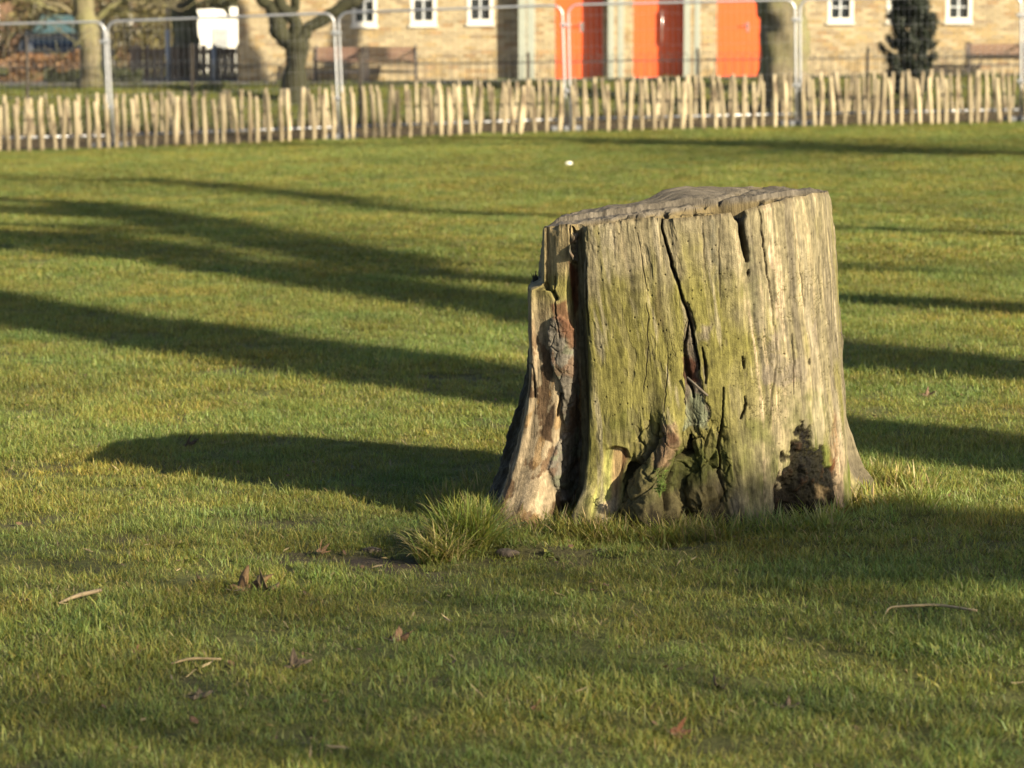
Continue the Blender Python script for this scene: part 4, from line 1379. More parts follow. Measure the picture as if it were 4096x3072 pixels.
# forked tree in front of the left part of the building
y = 53.0
def cx(x, yy): return (900 + x * .3707, yy * .3707)
def cp(x, yy, w, dy=0): u, v = cx(x, yy); return tp(u, v, y + dy, w * .3707 * 1.3)
zb = float(g(ats(1178, 330, y).x, y))
b0 = cp(740, 900, 230)
path_tree('forked_tree', 'small dark mossy forked tree in front of the left brick wall', 'tree',
          [(b0[0], b0[1], zb - .1, b0[3] * 1.15), cp(750, 800, 190), cp(770, 600, 185), cp(765, 480, 215), cp(760, 400, 200)], M_BARK_DARK,
          limbs=[[cp(730, 470, 150), cp(640, 400, 150), cp(570, 320, 150), cp(560, 210, 130), cp(500, 90, 110), cp(400, 0, 95), cp(250, -250, 70), cp(180, -500, 40)],
                 [cp(770, 450, 120), cp(775, 300, 110), cp(700, 160, 105), cp(610, 60, 100), cp(560, -100, 80), cp(500, -400, 50)],
                 [cp(690, 150, 80), cp(745, 60, 85), cp(760, -50, 75), cp(820, -300, 50)],
                 [cp(820, 420, 110), cp(900, 300, 105), cp(1020, 240, 100), cp(1150, 150, 105), cp(1290, 60, 100), cp(1420, 10, 95), cp(1560, -120, 70), cp(1800, -420, 40)]],
          crown=[(cp(180, -500, 1)[:3], (-.3, 0, 1), .9, .03, 2), (cp(500, -400, 1)[:3], (0, .1, 1), .9, .04, 2), (cp(820, -300, 1)[:3], (.2, -.1, 1), .8, .04, 2), (cp(1800, -420, 1)[:3], (.5, 0, 1), .8, .03, 2)], seed=4)

# thick mossy trunk right of the orange doors
y = 50.5
zb = float(g(ats(3130, 300, y).x, y))
b0 = tp(3140, 330, y, 215)
path_tree('mossy_tree', 'thick mossy tree trunk between the orange doors and the right-hand windows', 'tree',
          [(b0[0], y, zb - .2, b0[3] * 1.12), (b0[0], y, zb + .1, b0[3] * 1.0), tp(3138, 200, y, 180), tp(3134, 100, y, 184), tp(3124, 0, y, 200), tp(3110, -200, y, 210), tp(3100, -500, y, 210)], M_BARK_MOSS,
          limbs=[[tp(3110, -350, y, 130), tp(2950, -700, y, 120), tp(2800, -1200, y, 90)], [tp(3120, -420, y, 140), tp(3300, -800, y, 110), tp(3420, -1300, y, 80)]], sides=20, seed=6)

# left trunk inside the second panel's view, lichened
y = 55.0
zb = float(g(ats(360, 380, y).x, y))
b0 = tp(362, 390, y, 100)
left_tree = path_tree('lichened_tree', 'lichen-covered tree trunk left of the first fence joint', 'tree',
          [(b0[0], y, zb - .2, b0[3] * 1.1), tp(362, 340, y, 92), tp(362, 220, y, 86), tp(350, 120, y, 90), tp(338, 20, y, 80), tp(330, -200, y, 70)], M_BARK_MOSS,
          limbs=[[tp(350, 130, y, 30), tp(300, 60, y, 22), tp(220, 20, y, 16), tp(80, -10, y, 10)], [tp(352, 110, y, 30), tp(430, 40, y, 22), tp(520, -10, y, 14)]],
          crown=[(tp(330, -200, y, 1)[:3], (0, 0, 1), 1.2, .12, 3)] + [(tp(u, v, y, 1)[:3], (random.uniform(-1, 1), random.uniform(-.6, .6), random.uniform(-.5, .5)), .9, .025, 3) for u, v in ((290, 60), (230, 40), (180, 20), (120, 10), (60, 0), (430, 40), (480, 20), (520, 0), (300, 110), (380, 90))], seed=8)

# big trunk standing before the white wall
y = 64.0
b0 = tp(735, 330, y, 120)
path_tree('plane_tree', 'broad pale tree trunk beside the white wall', 'tree',
          [(b0[0], y, .5, b0[3] * 1.1), tp(742, 250, y, 112), tp(740, 120, y, 104), tp(735, 0, y, 106), tp(730, -300, y, 100)], M_BARK_MOSS,
          crown=[(tp(730, -300, y, 1)[:3], (0, 0, 1), 2.0, .25, 3)], seed=9)

# ------------------------------------------------------------------ foliage masses
def leaf_cloud(n, fn, size, cols, seed, flat=.5):
    """n small leaf faces at points from fn(rng, n); returns verts, quads, colours."""
    r = np.random.default_rng(seed)
    p = fn(r, n)
    n = len(p)
    a = r.normal(size=(n, 3)); a /= np.linalg.norm(a, axis=1)[:, None]
    b = r.normal(size=(n, 3)); b -= a * (a * b).sum(1)[:, None]; b /= np.linalg.norm(b, axis=1)[:, None]
    s = size * r.uniform(.5, 1.3, (n, 1))
    V = np.stack([p - a * s, p + b * s * flat, p + a * s, p - b * s * flat], 1).reshape(-1, 3)
    q = np.arange(4 * n).reshape(n, 4)
    c = np.asarray(cols)[r.integers(0, len(cols), n)] * r.uniform(.6, 1.3, (n, 1))
    return V, q, np.repeat(c, 4, 0)

def foliage_obj(name, parts, mat, parent=None):
    V, Q, Cc, k = [], [], [], 0
    for v, q, c in parts:
        V.append(v); Q.append(q + k); Cc.append(c); k += len(v)
    me = fast_mesh(name, np.concatenate(V), np.concatenate(Q), shade=False)
    color_attr(me, 'tint', np.concatenate(Cc))
    return link_mesh(name, me, mat, parent)
M_LEAF = attr_mat('leaf_mat', .6, fine=3, var=.15, bumps=0)

def conifer():
    y = 51.3
    xb = ats(3640, 400, y).x
    z0 = float(g(xb, y))
    root = empty('conifer', (xb, y, z0))
    tag(root, 'narrow dark evergreen conifer in front of the right-hand windows', 'tree')
    MB().tube([(0, 0, -.1), (.02, 0, .6), (0, 0, 2.4)], [.07, .05, .015], 8).build('trunk', M_BARK_DARK, root, True)
    def fn(r, n):
        # sprays set on a tapering column, with gaps
        out = []
        nb = 330
        for i in range(nb):
            h = .12 + 2.65 * r.uniform() ** .9
            w = (.43 if h > .55 else .2 + .42 * h) * (1 - .62 * smooth(.75, 2.9, h)) * r.uniform(.65, 1.08)
            a = r.uniform(0, 6.28)
            rr = w * r.uniform(.25, 1.0)
            c = np.array([np.cos(a) * rr, np.sin(a) * rr, h])
            m = n // nb
            t = r.uniform(0, 1, m)
            dirv = np.array([np.cos(a) * .5, np.sin(a) * .5, .75])
            out.append(c + t[:, None] * dirv * .2 + r.normal(0, .032, (m, 3)))
        return np.concatenate(out)
    foliage_obj('crown', [leaf_cloud(60000, fn, .032, [(.010, .016, .008), (.014, .022, .010), (.020, .030, .012), (.008, .012, .008)], 5, .4)], M_LEAF, root)
conifer()

# ------------------------------------------------------------------ left background
def board_fence():
    y = 62.0
    xa, xb = ats(520, 250, y).x, ats(950, 250, y).x
    zt, zb = ats(700, 186, y).z, float(g(ats(700, 250, y).x, y)) - .05
    root = empty('board_fence', (xa, y, zb))
    tag(root, 'brown upright-board fence under the white wall', 'fence')
    Mb = simple_mat('weathered_board_mat', (.24, .165, .11), .9, .35, 3, objvar=.45, stretch=(4, 4, .6))
    x = 0; r = random.Random(5)
    ms = []
    for i in range(4):
        ms.append(MB().box((0, 0, 0), (.115 + .012 * i, .022, zt - zb)).mesh('board')); ms[-1].materials.append(Mb)
    while x < xb - xa:
        m = r.choice(ms); o = link_mesh('board', m, None, root); o.location = (x, r.uniform(-.02, .02), r.uniform(-.06, .04)); o.rotation_euler = (0, r.gauss(0, .008), 0)
        x += .15
    for zz_ in (.3, (zt - zb) * .8):
        MB().box((-.05, .05, zz_), (xb - xa + .1, .09, zz_ + .09)).build('fence_rail', Mb, root)
board_fence()

for i, (u, v0, bend, lab) in enumerate([(672, -60, True, 'tall grey post bending over at its top in front of the board fence'), (857, 178, False, 'short grey metal post by the end of the board fence')]):
    y = 60.5
    x = ats(u, 250, y).x; z0 = float(g(x, y)); zt = ats(u, v0, y).z
    root = empty('bent_post' if bend else 'metal_post', (x, y, z0))
    tag(root, lab, 'post')
    Mp = bpy.data.materials.get('grey_post_mat') or simple_mat('grey_post_mat', (.34, .35, .38), .5, .1, 4)
    MB().tube([(0, 0, -.2), (0, 0, min(1.05, zt - z0))], .048, 10).build('post_base', Mp, root, True)
    if bend:
        MB().tube([(0, 0, 1.05), (.01, 0, 1.5), (0, 0, 2.0), (-.10, 0, 2.35), (-.22, 0, 2.6), (-.4, 0, 2.75)], [.035, .034, .032, .03, .03, .03], 10).build('pole', bpy.data.materials.get('brown_pole_mat') or simple_mat('brown_pole_mat', (.24, .21, .17), .6), root, True)

def white_house():
    y = 74.0
    xa, xb = ats(772, 100, y).x, ats(1010, 100, y).x
    root = empty('white_outbuilding', ((xa + xb) / 2, y, .3))
    tag(root, 'sunlit white rendered outbuilding wall left of the brick building', 'building')
    W = (xb - xa) / 2
    Mw = simple_mat('white_render_mat', (.83, .81, .77), .8, .05, 3, bumps=.1)
    zt = ats(800, 70, y).z - .3; zp = ats(800, 36, y).z - .3
    w = MB()
    def pr(pts, y0, y1):
        n = len(pts)
        w.add([(a, y0, b) for a, b in pts] + [(a, y1, b) for a, b in pts], [tuple(range(n)), tuple(range(2 * n - 1, n - 1, -1))] + [((k + 1) % n, k, k + n, (k + 1) % n + n) for k in range(n)])
    pr([(-W, -.6), (W, -.6), (W, zt), (-W + .62, zt), (-W + .47, zp), (-W + .06, zp - .02), (-W, zt)], 0, 3)
    w.build('wall', Mw, root)
    Mr = simple_mat('slate_mat', (.10, .10, .11), .7, .2, 5)
    MB().box((-W + .64, -.06, zt + .0), (W, 3.05, zt + .05)).build('roof', Mr, root)
    ch = MB(); ch.box((-W + .90, .4, zt + .05), (-W + 1.08, .8, zt + .26)); ch.build('chimney', Mw, root)
    # window and drainpipe
    wi = empty('window'); wi.parent = root; wi.location = (-W + .5, -.01, .95)
    MB().box((0, -.02, 0), (.42, .0, .55)).build('window_frame', simple_mat('pale_frame_mat', (.55, .53, .48), .6), wi)
    MB().box((.05, -.026, .05), (.37, -.021, .50)).build('pane', simple_mat('pale_pane_mat', (.35, .36, .38), .2), wi)
white_house()

def parked_car():
    y = 67.0
    x = ats(225, 180, y).x
    z0 = float(g(x, y)) + .0
    root = empty('parked_car', (x, y, z0))
    tag(root, 'dark parked car seen front-on behind the hedge on the far left', 'car')
    Mp, nt, b = new_mat('dark_car_paint_mat'); b.inputs['Base Color'].default_value = (.03, .035, .045, 1); b.inputs['Roughness'].default_value = .25
    Mg, nt, b = new_mat('car_glass_mat'); b.inputs['Base Color'].default_value = (.05, .09, .10, 1); b.inputs['Roughness'].default_value = .06
    Mt = simple_mat('tyre_mat', (.02, .02, .02), .9)
    Ml = simple_mat('headlight_mat', (.6, .6, .62), .15)
    def prism(prof, w0, w1, nm, mat):
        m = MB(); n = len(prof)
        L = [(-w, a, b) for (a, b), w in zip(prof, w0)]; Rr = [(w, a, b) for (a, b), w in zip(prof, w0)]
        m.add(L + Rr, [tuple(range(n)), tuple(range(2 * n - 1, n - 1, -1))] + [(k, k + n, (k + 1) % n + n, (k + 1) % n)[::-1] for k in range(n)])
        return m.build(nm, mat, root, bevel=.05)
    prism([(0, .25), (-.02, .62), (.12, .80), (1.05, .92), (3.6, .95), (4.1, .85), (4.15, .3)], [.84, .86, .84, .84, .84, .82, .82], None, 'body', Mp)
    prism([(1.0, .92), (1.7, 1.42), (3.1, 1.45), (3.75, .96)], [.78, .60, .60, .74], None, 'cabin', Mp)
    MB().add([(-.70, 1.045, .985), (.70, 1.045, .985), (.56, 1.63, 1.395), (-.56, 1.63, 1.395)], [(0, 1, 2, 3)]).add([(-.70, 1.055, .98), (.70, 1.055, .98), (.56, 1.64, 1.39), (-.56, 1.64, 1.39)], [(3, 2, 1, 0)]).build('windscreen', Mg, root).location = (0, -.06, .035)
    for s_ in (-1, 1):
        MB().tube([(s_ * .62, -.04, .68), (s_ * .62, .03, .68)], [.1, .1], 12).build('headlight', Ml, root)
        for yy in (.75, 3.3):
            w = empty('wheel'); w.parent = root; w.location = (s_ * .76, yy, .30)
            MB().tube([(-.1, 0, 0), (.1, 0, 0)], .30, 18).build('tyre', Mt, w, True)
            MB().tube([(-.108, 0, 0), (.108, 0, 0)], .18, 14).build('rim', M_GALV, w, True)
        MB().box((s_ * .86 - .05, 1.2, .92), (s_ * .86 + .08, 1.3, 1.05)).build('wing_mirror', Mp, root, bevel=.02)
    MB().box((-.26, -.045, .42), (.26, -.022, .53)).build('number_plate', simple_mat('blank_plate_mat', (.6, .6, .55), .5), root)
parked_car()

def hedge(name, u0, u1, vt, vb, y, depth, n, size, cols, label, seed, kind='stuff'):
    xa, xb = ats(u0, 200, y).x, ats(u1, 200, y).x
    def fn(r, m):
        x = r.uniform(xa, xb, m); t = r.uniform(0, 1, m)
        zt = ats(u0, vt, y).z + .22 * fbm(x * 1.7, 0 * x, 0, seed, 3)
        z0 = g(x, x * 0 + y)
        z = z0 + (zt - z0) * t ** .8
        yy = y + r.normal(0, depth * .4, m)
        k = fbm(x * 2.2, z * 2.2, 0, seed + 2, 3) > -.35
        return np.stack([x, yy, z], -1)[k]
    o = foliage_obj(name, [leaf_cloud(n, fn, size, cols, seed)], M_LEAF)
    tag(o, label, 'hedge', kind=kind)
    return o
hedge('beech_hedge', -420, 330, 222, 330, 60.0, .5, 16000, .035, [(.20, .10, .045), (.15, .075, .035), (.24, .14, .06), (.10, .06, .03)], 'russet dry-leaved hedge on the far left', 3)
hedge('evergreen_shrubs', 180, 560, 265, 345, 58.8, .4, 8000, .03, [(.035, .045, .015), (.05, .055, .02), (.025, .03, .012)], 'dark green low shrubs by the lichened trunk', 5)
hedge('winter_shrubbery', -500, 690, -70, 150, 70.5, 1.3, 34000, .05, [(.10, .08, .03), (.13, .115, .04), (.07, .055, .03), (.16, .135, .045), (.045, .038, .024)], 'olive-brown winter shrubbery behind the left fence panels', 7)
hedge('far_evergreens', 560, 1020, -60, 120, 82.0, 1.2, 14000, .06, [(.03, .035, .018), (.05, .05, .022), (.10, .09, .03)], 'dark evergreens rising behind the white outbuilding', 13)

def far_house():
    y = 92.0
    xa, xb = ats(-500, 100, y).x, ats(760, 100, y).x
    root = empty('terraced_house', ((xa + xb) / 2, y, .6))
    tag(root, 'brown brick house half hidden by shrubs on the far left', 'building')
    W = (xb - xa) / 2
    Mb = simple_mat('brown_brick_mat', (.17, .10, .065), .9, .25, 6, bumps=.2)
    Mw = bpy.data.materials['white_paint_mat']; Mg = bpy.data.materials['window_glass_mat']
    MB().box((-W, 0, -1), (W, 6, 5.4)).build('wall', Mb, root)
    MB().add([(-W - .2, -.3, 5.4), (W + .2, -.3, 5.4), (W + .2, 3, 7.8), (-W - .2, 3, 7.8), (-W - .2, 6.3, 5.4), (W + .2, 6.3, 5.4)], [(0, 1, 2, 3), (5, 4, 3, 2), (0, 3, 4), (1, 5, 2), (0, 4, 5, 1)]).build('roof', bpy.data.materials['roof_tile_mat'], root)
    for x in np.arange(-W + .8, W - 1.2, 2.1):
        for z in (.7, 3.2):
            w = empty('window'); w.parent = root; w.location = (x, 0, z)
            f = MB(); f.box((0, -.06, 0), (.08, .0, 1.3)); f.box((.92, -.06, 0), (1, 0, 1.3)); f.box((.08, -.06, 0), (.92, 0, .08)); f.box((.08, -.06, 1.22), (.92, 0, 1.3)); f.box((.08, -.05, .62), (.92, 0, .68))
            f.build('window_frame', Mw, w)
            MB().box((.08, -.02, .08), (.92, -.012, 1.22)).build('pane', Mg, w)
far_house()

# ------------------------------------------------------------------ trees outside the view whose shadows cross the lawn
SH = np.array([-math.sin(SUN_AZ), math.cos(SUN_AZ)])     # where shadows run
TE = math.tan(SUN_EL)
def shadow_path(g1, g2, t1, r, top=None, ext=0):
    """Trunk whose shadow passes from lawn point g1 to g2; t1 = run of the shadow from its foot to g1."""
    g1, g2 = np.array(g1, float), np.array(g2, float)
    h1 = t1 * TE
    b1 = g1 - SH * t1
    t2 = t1 + np.linalg.norm(g2 - g1)
    h2 = t2 * TE
    b2 = g2 - SH * t2
    return b1, h1, b2, h2

def lawn(u, v):
    q = ground_at(u, v)
    return (q.x, q.y)

def shade_tree(label, pts, t0, w, crown, seed, mat=None):
    """pts: lawn points the shadow's spine runs through, near to far; w: widths there."""
    path = []
    t = t0
    prev = None
    for (gx, gy), ww in zip(pts, w):
        if prev is not None: t += float(np.dot(np.array((gx, gy)) - prev, SH))
        prev = np.array((gx, gy))
        b = prev - SH * t
        h = t * TE + float(g(gx, gy))
        path.append((b[0], b[1], h, ww / 2))
    foot = path[0]
    path = [(foot[0], foot[1], float(g(foot[0], foot[1])) - .2, foot[3] * 1.25)] + path
    return path_tree('bare_tree', label, 'tree', path, mat or M_BARK_GREY,
                     crown=[(path[k][:3], d, L, r, dep) for k, d, L, r, dep in crown], group='bare trees outside the view shading the lawn', seed=seed, sides=12)

shade_tree('bare tree outside the frame whose trunk shadow crosses the lawn just behind the stump',
           [lawn(2212, 985), lawn(1840, 945), lawn(1130, 845), lawn(560, 760), lawn(0, 668), lawn(-300, 610)], 11.0, [.80, .80, .82, .85, .85, .7],
           [(6, (-.3, .3, 1), 2.5, .2, 3), (6, (.6, .5, .6), 2.2, .16, 3)], 31)
shade_tree('bare tree outside the frame whose trunk shadow runs across the middle of the lawn',
           [lawn(2212, 805), lawn(1820, 772), lawn(1130, 668), lawn(560, 590), lawn(200, 525), lawn(0, 508)], 13.0, [.85, .85, .7, .65, .7, .7],
           [(3, (.4, .5, .5), 2.6, .22, 2), (4, (.5, -.2, .7), 2.4, .2, 3), (5, (.2, .3, .9), 2.6, .22, 3), (6, (.4, .3, .8), 2.4, .18, 3)], 33)
shade_tree('bare tree outside the frame with wide limbs shading the left middle of the lawn',
           [lawn(1130, 612), lawn(700, 545), lawn(350, 478), lawn(150, 440)], 20.0, [.5, .62, .7, .5],
           [(2, (.5, .4, .5), 3, .2, 3), (3, (-.1, .6, .8), 3, .22, 3), (3, (.6, -.3, .5), 2.8, .2, 3), (4, (.3, .4, .8), 2.5, .18, 3)], 35)
shade_tree('bare tree outside the frame shading the lawn along the right of the fence',
           [lawn(2212, 335), lawn(1700, 318), lawn(1300, 306)], 34.0, [1.0, 1.0, .9],
           [(1, (.6, .2, .6), 3, .25, 3), (2, (-.2, .5, .9), 3, .25, 3), (3, (.3, .2, .9), 3, .2, 3)], 37)

shade_tree('slender bare tree outside the frame whose thin shadow crosses the upper left lawn',
           [lawn(1000, 462), lawn(720, 432), lawn(480, 406), lawn(300, 388)], 36.0, [.3, .42, .42, .3],
           [(2, (.5, .3, .5), 2.6, .12, 3), (3, (.3, .5, .8), 2.6, .12, 3), (4, (.1, .3, .9), 2.0, .1, 3), (3, (-.6, .1, .6), 2.4, .1, 3)], 39)

def twiggy_tree(label, center, t, size, n, seed, yaw=0.0):
    """Bare tree whose crown of fine twigs throws a soft, broken shade on the lawn round center."""
    gx, gy = center
    b = np.array((gx, gy)) - SH * t
    h = t * TE
    z0 = float(g(b[0], b[1]))
    root = empty('bare_tree', (b[0], b[1], z0))
    tag(root, label, 'tree', 'bare trees outside the view shading the lawn')
    random.seed(seed)
    MB().tube([(0, 0, -.2), (.05, .02, h * .45), (-.03, .05, h * .8)], [.16, .12, .08], 10).build('trunk', M_BARK_GREY, root, True)
    mb = MB()
    for k in range(7):
        a = k * .9 + random.random()
        grow(mb, np.array((0, 0, h * random.uniform(.6, .8))), np.array((math.cos(a) * .8, math.sin(a) * .8, .55)) / 1.2, size[0] * .55, .05, 2)
    mb.build('crown', M_BARK_GREY, root, True)
    def fn(r, m):
        k = r.normal(size=(m, 3)); k /= np.linalg.norm(k, axis=1)[:, None]
        rad = r.uniform(0, 1, (m, 1)) ** .5 * (1 + .25 * fbm(k[:, 0] * 2.2, k[:, 1] * 2.2 + k[:, 2] * 1.7, 0, seed, 3))[:, None]
        p = k * rad * np.array([size[0], size[0] * .7, size[1]])
        c, s_ = math.cos(SUN_AZ), math.sin(SUN_AZ)
        return np.stack([p[:, 0] * c - p[:, 1] * s_, p[:, 0] * s_ + p[:, 1] * c, p[:, 2] + h], -1)
    o = foliage_obj('twig_mass', [leaf_cloud(n, fn, .26, [(.10, .085, .06), (.14, .12, .08)], seed, .06), leaf_cloud(n, fn, .15, [(.10, .085, .06)], seed + 1, .08)], M_LEAF, root)
    o['kind'] = 'stuff'
twiggy_tree('bare twiggy tree outside the frame dappling the nearest grass', lawn(1000, 1640), 20.0, (3.6, 1.15), 900, 51)
twiggy_tree('bare twiggy tree outside the frame softly shading the lower right grass', lawn(2150, 1290), 17.0, (1.4, .5), 220, 53)
twiggy_tree('bare twiggy tree outside the frame blurring the shade on the left middle lawn', lawn(520, 520), 30.0, (2.4, .8), 560, 55)
twiggy_tree('bare twiggy tree outside the frame shading the far lawn along the fence', lawn(1900, 322), 36.0, (4.6, .9), 1700, 57)

# dense shrub close by on the right, outside the view; shades the right foreground and the stump's foot
def shade_shrub(label, center, t, size, n, seed):
    gx, gy = center
    b = np.array((gx, gy)) - SH * t
    h = t * TE
    z0 = float(g(b[0], b[1]))
    root = empty('evergreen_bush', (b[0], b[1], z0))
    tag(root, label, 'bush')
    MB().tube([(0, 0, -.1), (.03, 0, h * .5), (0, .02, h * .9)], [.07, .05, .02], 8).build('trunk', M_BARK_GREY, root, True)
    sx, sz = size
    def fn(r, m):
        k = r.normal(size=(m, 3)); k /= np.linalg.norm(k, axis=1)[:, None]
        rad = r.uniform(0, 1, (m, 1)) ** .4 * (1 + .3 * fbm(k[:, 0] * 2.2, k[:, 1] * 2.2 + k[:, 2] * 1.7, 0, seed, 3))[:, None]
        return k * rad * np.array([sx, sx, sz]) + np.array([0, 0, h])
    foliage_obj('crown', [leaf_cloud(n, fn, .05, [(.03, .045, .015), (.045, .06, .02)], seed)], M_LEAF, root)
shade_shrub('leafy bush outside the frame shading the grass right of the stump foot', lawn(2200, 1195), 10.0, (.62, .36), 2300, 5)

# ------------------------------------------------------------------ small things on the lawn
M_DRY = attr_mat('dry_leaf_mat', .75, fine=90, var=.25, bumps=.3)
def fallen_leaf(u, v, size, rz, curl, tilt, col, label, lobes=5):
    p = ground_at(u, v)
    n = 60
    a = np.linspace(0, 2 * np.pi, n, endpoint=False)
    tri = np.abs(((a * lobes / (2 * np.pi)) % 1) * 2 - 1)              # pointed lobes
    r_ = size * (.42 + .58 * tri ** 1.3 + .10 * vnoise(a * 7, u, 0, 3)) * (1 + .22 * np.cos(a))
    rings = []
    for k in (1.0, .66, .33):
        x, y = np.cos(a) * r_ * k, np.sin(a) * r_ * k * .85
        z = curl * (y ** 2) / size * 1.1 + curl * .6 * x * np.abs(x) / size + .30 * size * k * vnoise(a * 1.6, k * 2 + u, 0, 9) + .12 * size * tri * k
        rings.append(np.stack([x, y, z], -1))
    V = np.concatenate(rings + [np.zeros((1, 3))])
    T, Q = [], []
    for k in range(2):
        for i in range(n):
            j = (i + 1) % n
            Q.append((k * n + i, k * n + j, (k + 1) * n + j, (k + 1) * n + i))
    for i in range(n): T.append((2 * n + i, 2 * n + (i + 1) % n, 3 * n))
    root = empty('fallen_leaf', (p.x, p.y, p.z + .006), (tilt, random.uniform(-.2, .2), rz))
    tag(root, label, 'leaf', 'fallen brown leaves on the grass')
    me = fast_mesh('blade', V, np.array(Q), np.array(T))
    c = np.asarray(col) * np.array([.42, .46, .44]) * (1 + .45 * vnoise(V[:, 0] * 120, V[:, 1] * 120, 0, 2))[:, None]
    color_attr(me, 'tint', c)
    o = link_mesh('blade', me, M_DRY, root)
    s_ = o.modifiers.new('thick', 'SOLIDIFY'); s_.thickness = .0012
    MB().tube([(size * .1, 0, .001), (-size * .7, 0, .003), (-size * 1.25, .01, .010)], [.0016, .0013, .001], 5).build('stalk', bpy.data.materials['dry_twig_mat'], root)
    return root
random.seed(12)
fallen_leaf(530, 1276, .070, .9, .9, .8, (.26, .135, .055), 'curled brown leaf standing on edge in the left foreground')
fallen_leaf(582, 1280, .055, 2.4, .8, .45, (.32, .20, .09), 'tan leaf lying against the curled brown leaf')
fallen_leaf(52, 1302, .022, 1, .8, .4, (.12, .06, .035), 'small dark brown leaf at the far left of the foreground')
fallen_leaf(860, 1385, .034, .3, .9, .7, (.22, .11, .055), 'reddish brown leaf sunk in the grass below the soil patch')
fallen_leaf(632, 1448, .046, .2, .5, .35, (.22, .14, .09), 'flat faded brown leaf in the lower left grass')
fallen_leaf(693, 1195, .026, 1.3, 1.0, .7, (.24, .12, .055), 'small russet leaf beside the dark soil patch')
fallen_leaf(432, 1258, .022, 2, .8, .5, (.15, .075, .04), 'small dark leaf above the curled leaf')
fallen_leaf(1462, 1592, .030, .7, 1.2, .9, (.22, .075, .035), 'small red-brown curled leaf at the bottom centre')
fallen_leaf(1157, 1540, .022, .9, 1.0, .9, (.20, .08, .04), 'tiny russet leaf near the bottom left of centre')
fallen_leaf(1552, 1490, .030, 2.1, .9, .6, (.16, .09, .055), 'crumpled brown leaf below the stump in the foreground')
fallen_leaf(1700, 1533, .028, .2, .6, .4, (.15, .09, .06), 'faded brown leaf low in the right foreground')
fallen_leaf(293, 1415, .018, .9, .9, .9, (.23, .11, .05), 'tiny upright brown leaf in the left foreground')
fallen_leaf(430, 1510, .032, .4, .4, .3, (.16, .11, .07), 'flat grey-brown leaf low on the left')
fallen_leaf(2002, 858, .032, .4, .9, .6, (.20, .10, .055), 'brown leaf on the sunny lawn right of the stump')
fallen_leaf(405, 968, .04, 1.4, 1.2, 1.0, (.06, .035, .02), 'dark leaf inside the far end of the stump shadow')

def stick(pts, rad, col, label, cat='twig'):
    P = []
    for (u, v, dz) in pts:
        q = ground_at(u, v); P.append((q.x, q.y, q.z + dz))
    base = np.array(P[0]); P = np.array(P) - base
    n = 14
    W = wobble_path(P, n, .002, int(pts[0][0]))
    rr = np.interp(np.linspace(0, 1, n), np.linspace(0, 1, len(rad)), rad)
    o = MB().tube(W, rr, 7).build('dry_twig', simple_mat('stick_mat_%d' % pts[0][0], col, .8, .25, 50), None, True)
    o.location = base
    return tag(o, label, cat, 'dry stalks and twigs on the grass')
stick([(1908, 1343, .014), (1926, 1328, .022), (2010, 1325, .024), (2110, 1337, .024)], [.0015, .0035, .0045, .004], (.27, .21, .115), 'long pale dry stalk lying at the right of the foreground')
stick([(130, 1310, .012), (175, 1302, .024), (218, 1292, .024)], [.004, .007, .006], (.2, .15, .09), 'short split pale twig at the left of the foreground')
stick([(370, 1445, .014), (420, 1440, .022), (478, 1438, .018)], [.003, .004, .003], (.2, .15, .08), 'thin straw stalk in the lower left foreground')

def litter(u, v, s, label):
    p = ground_at(u, v)
    r = np.random.default_rng(int(u))
    V, F = [], []
    n = 10
    a = np.linspace(0, 2 * np.pi, n, endpoint=False)
    for k, (rr, zz_) in enumerate([(1, 0), (1.1, .35), (.8, .75), (.3, .95)]):
        V.append(np.stack([np.cos(a) * s * rr * r.uniform(.7, 1.2, n), np.sin(a) * s * .7 * rr * r.uniform(.7, 1.2, n), np.full(n, s * .9 * zz_) + r.normal(0, s * .08, n)], -1))
    for k in range(3):
        for i in range(n): F.append((k * n + i, k * n + (i + 1) % n, (k + 1) * n + (i + 1) % n, (k + 1) * n + i))
    F.append(tuple(3 * n + i for i in range(n)))
    m = MB(); m.add(np.concatenate(V), F)
    o = m.build('paper_scrap', bpy.data.materials.get('paper_mat') or simple_mat('paper_mat', (.8, .78, .7), .8, .1, 20), None)
    o.location = (p.x, p.y, p.z + .01)
    tag(o, label, 'litter')
litter(1228, 357, .038, 'crumpled white scrap of paper far out on the lawn')

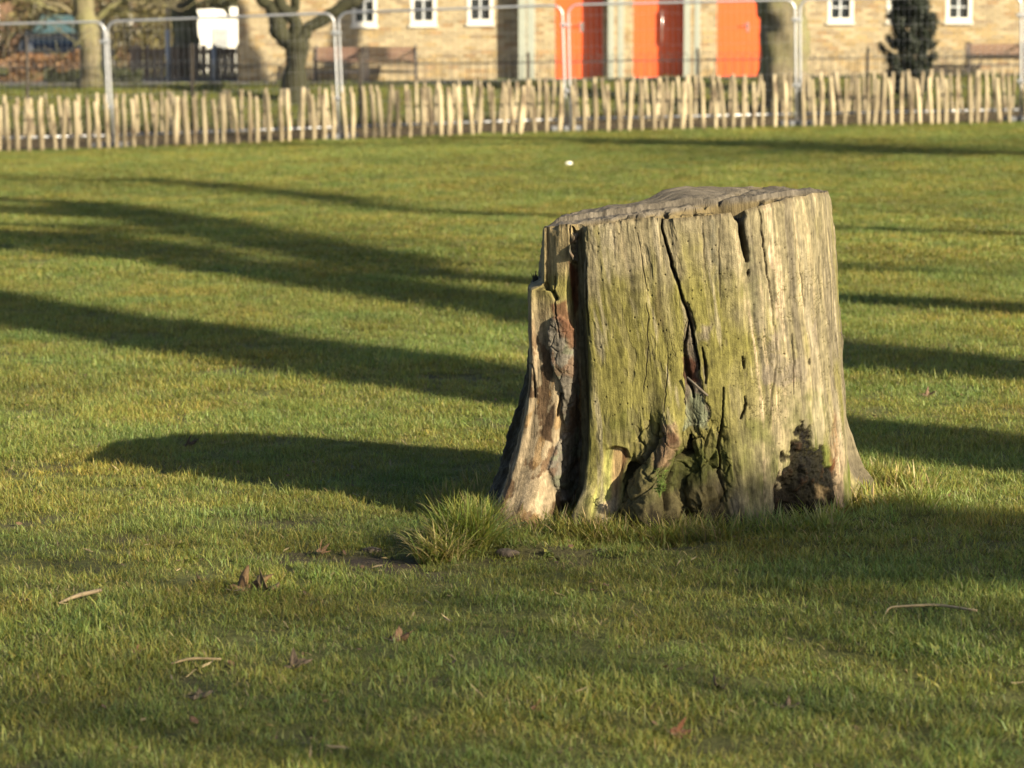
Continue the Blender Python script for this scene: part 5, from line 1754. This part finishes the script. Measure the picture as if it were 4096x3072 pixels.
def leafy_weed():
    u, v = 1425, 1075
    p = Vector((STUMP[0] + float(d2x(1425, -.60)), STUMP[1] - .66, float(v2z(1065, -.62)[0])))
    root = empty('leafy_weed', p)
    tag(root, 'small bright green leafy weed growing on the front root of the stump', 'plant')
    r = random.Random(4)
    Ml = attr_mat('weed_leaf_mat', .5, fine=200, var=.1, bumps=0)
    st = MB()
    verts, quads, cols = [], [], []
    for i in range(16):
        a = r.uniform(0, 6.28); sp = r.uniform(.005, .035); h = r.uniform(.02, .085)
        e = np.array([math.cos(a) * sp, math.sin(a) * sp * .6 - .01, h])
        st.tube([(0, 0, -.01), e * .5 + np.array([0, 0, .008]), e], [.0014, .0011, .0008], 5)
        for k in range(9):
            t = r.uniform(.35, 1.05); c = e * t; la = r.uniform(0, 6.28); s = r.uniform(.005, .0085)
            dx, dy = math.cos(la), math.sin(la); up = r.uniform(.0, .8)
            n0 = len(verts)
            verts += [c, c + np.array([dx * s - dy * s * .55, dy * s + dx * s * .55, up * s * .7]), c + np.array([dx * 2 * s, dy * 2 * s, up * s]), c + np.array([dx * s + dy * s * .55, dy * s - dx * s * .55, up * s * .7])]
            quads.append((n0, n0 + 1, n0 + 2, n0 + 3)); cc = np.array([.10, .17, .025]) * r.uniform(.6, 1.3); cols += [cc] * 4
    st.build('stem', Ml, root); color_attr(bpy.data.meshes[root.children[0].data.name], 'tint', np.array([.10, .14, .03]))
    me = fast_mesh('leaf', np.array(verts), np.array(quads), shade=False); color_attr(me, 'tint', np.array(cols))
    o = link_mesh('leaf', me, Ml, root); o['kind'] = 'stuff'
leafy_weed()

def stone(u, v, s, label):
    p = ground_at(u, v)
    r = np.random.default_rng(int(u))
    bm = bmesh.new(); bmesh.ops.create_icosphere(bm, subdivisions=3, radius=s)
    for w in bm.verts:
        k = 1 + .25 * float(vnoise(w.co.x / s * 1.3 + 9, w.co.y / s * 1.3 + w.co.z / s, 0, int(u)))
        w.co = Vector((w.co.x * 1.2 * k, w.co.y * .8 * k, max(-s * .3, w.co.z * .55 * k)))
    me = bpy.data.meshes.new('stone'); bm.to_mesh(me); bm.free()
    me.polygons.foreach_set('use_smooth', [True] * len(me.polygons))
    o = link_mesh('clod', me, bpy.data.materials.get('clod_mat') or simple_mat('clod_mat', (.06, .046, .034), .95, .35, 40, bumps=.6))
    o.location = (p.x, p.y, p.z - s * .2)
    tag(o, label, 'clod', 'lumps of soil and stone by the stump')
stone(1500, 1132, .042, 'grey-brown stone lump in front of the stump foot')
stone(1440, 1150, .05, 'dark soil lump under the front root')
stone(800, 1188, .035, 'dark clod in the soil left of the grass tuft')
stone(1095, 1192, .03, 'pale clod in the soil below the big grass tuft')

def leaf_litter():
    """Broken leaf bits and straw sunk between the blades; too small to count."""
    r = np.random.default_rng(17)
    n = 900
    y = r.uniform(6.2, 15, n); x = r.uniform(-1, 1, n) * (.18 * y + .2)
    k = ~footprint_inside(x, y)
    x, y = x[k], y[k]; n = len(x)
    z = g(x, y) + r.uniform(.002, .016, n)
    a = r.uniform(0, 6.28, n); s_ = r.uniform(.004, .014, n); asp = np.where(r.uniform(size=n) < .45, .12, r.uniform(.5, .9, n))
    s_ = np.where(asp < .2, s_ * 2.2, s_)
    til = r.normal(0, .35, (n, 2))
    V, Q, Cc = [], [], []
    for i in range(n):
        c, s = math.cos(a[i]), math.sin(a[i])
        pts = [(-1, 0, 0), (-.3, .9, .12), (.6, .7, .02), (1, -.1, .18), (.3, -.9, .05), (-.5, -.8, .1)]
        for (px, py, pz) in pts:
            qx, qy = px * s_[i], py * s_[i] * asp[i]
            V.append((x[i] + c * qx - s * qy, y[i] + s * qx + c * qy, z[i] + pz * s_[i] + til[i, 0] * qx + til[i, 1] * qy))
        b = i * 6
        Q += [(b, b + 1, b + 4, b + 5), (b + 1, b + 2, b + 3, b + 4)]
        col = np.array([.10, .055, .028]) if asp[i] > .2 else np.array([.22, .17, .09])
        Cc += [col * r.uniform(.5, 1.4)] * 6
    me = fast_mesh('leaf_litter', np.array(V), np.array(Q), shade=False)
    color_attr(me, 'tint', np.array(Cc))
    tag(link_mesh('leaf_litter', me, M_DRY), 'scattered bits of dead leaf and straw between the grass blades', 'leaf litter', kind='stuff')
leaf_litter()
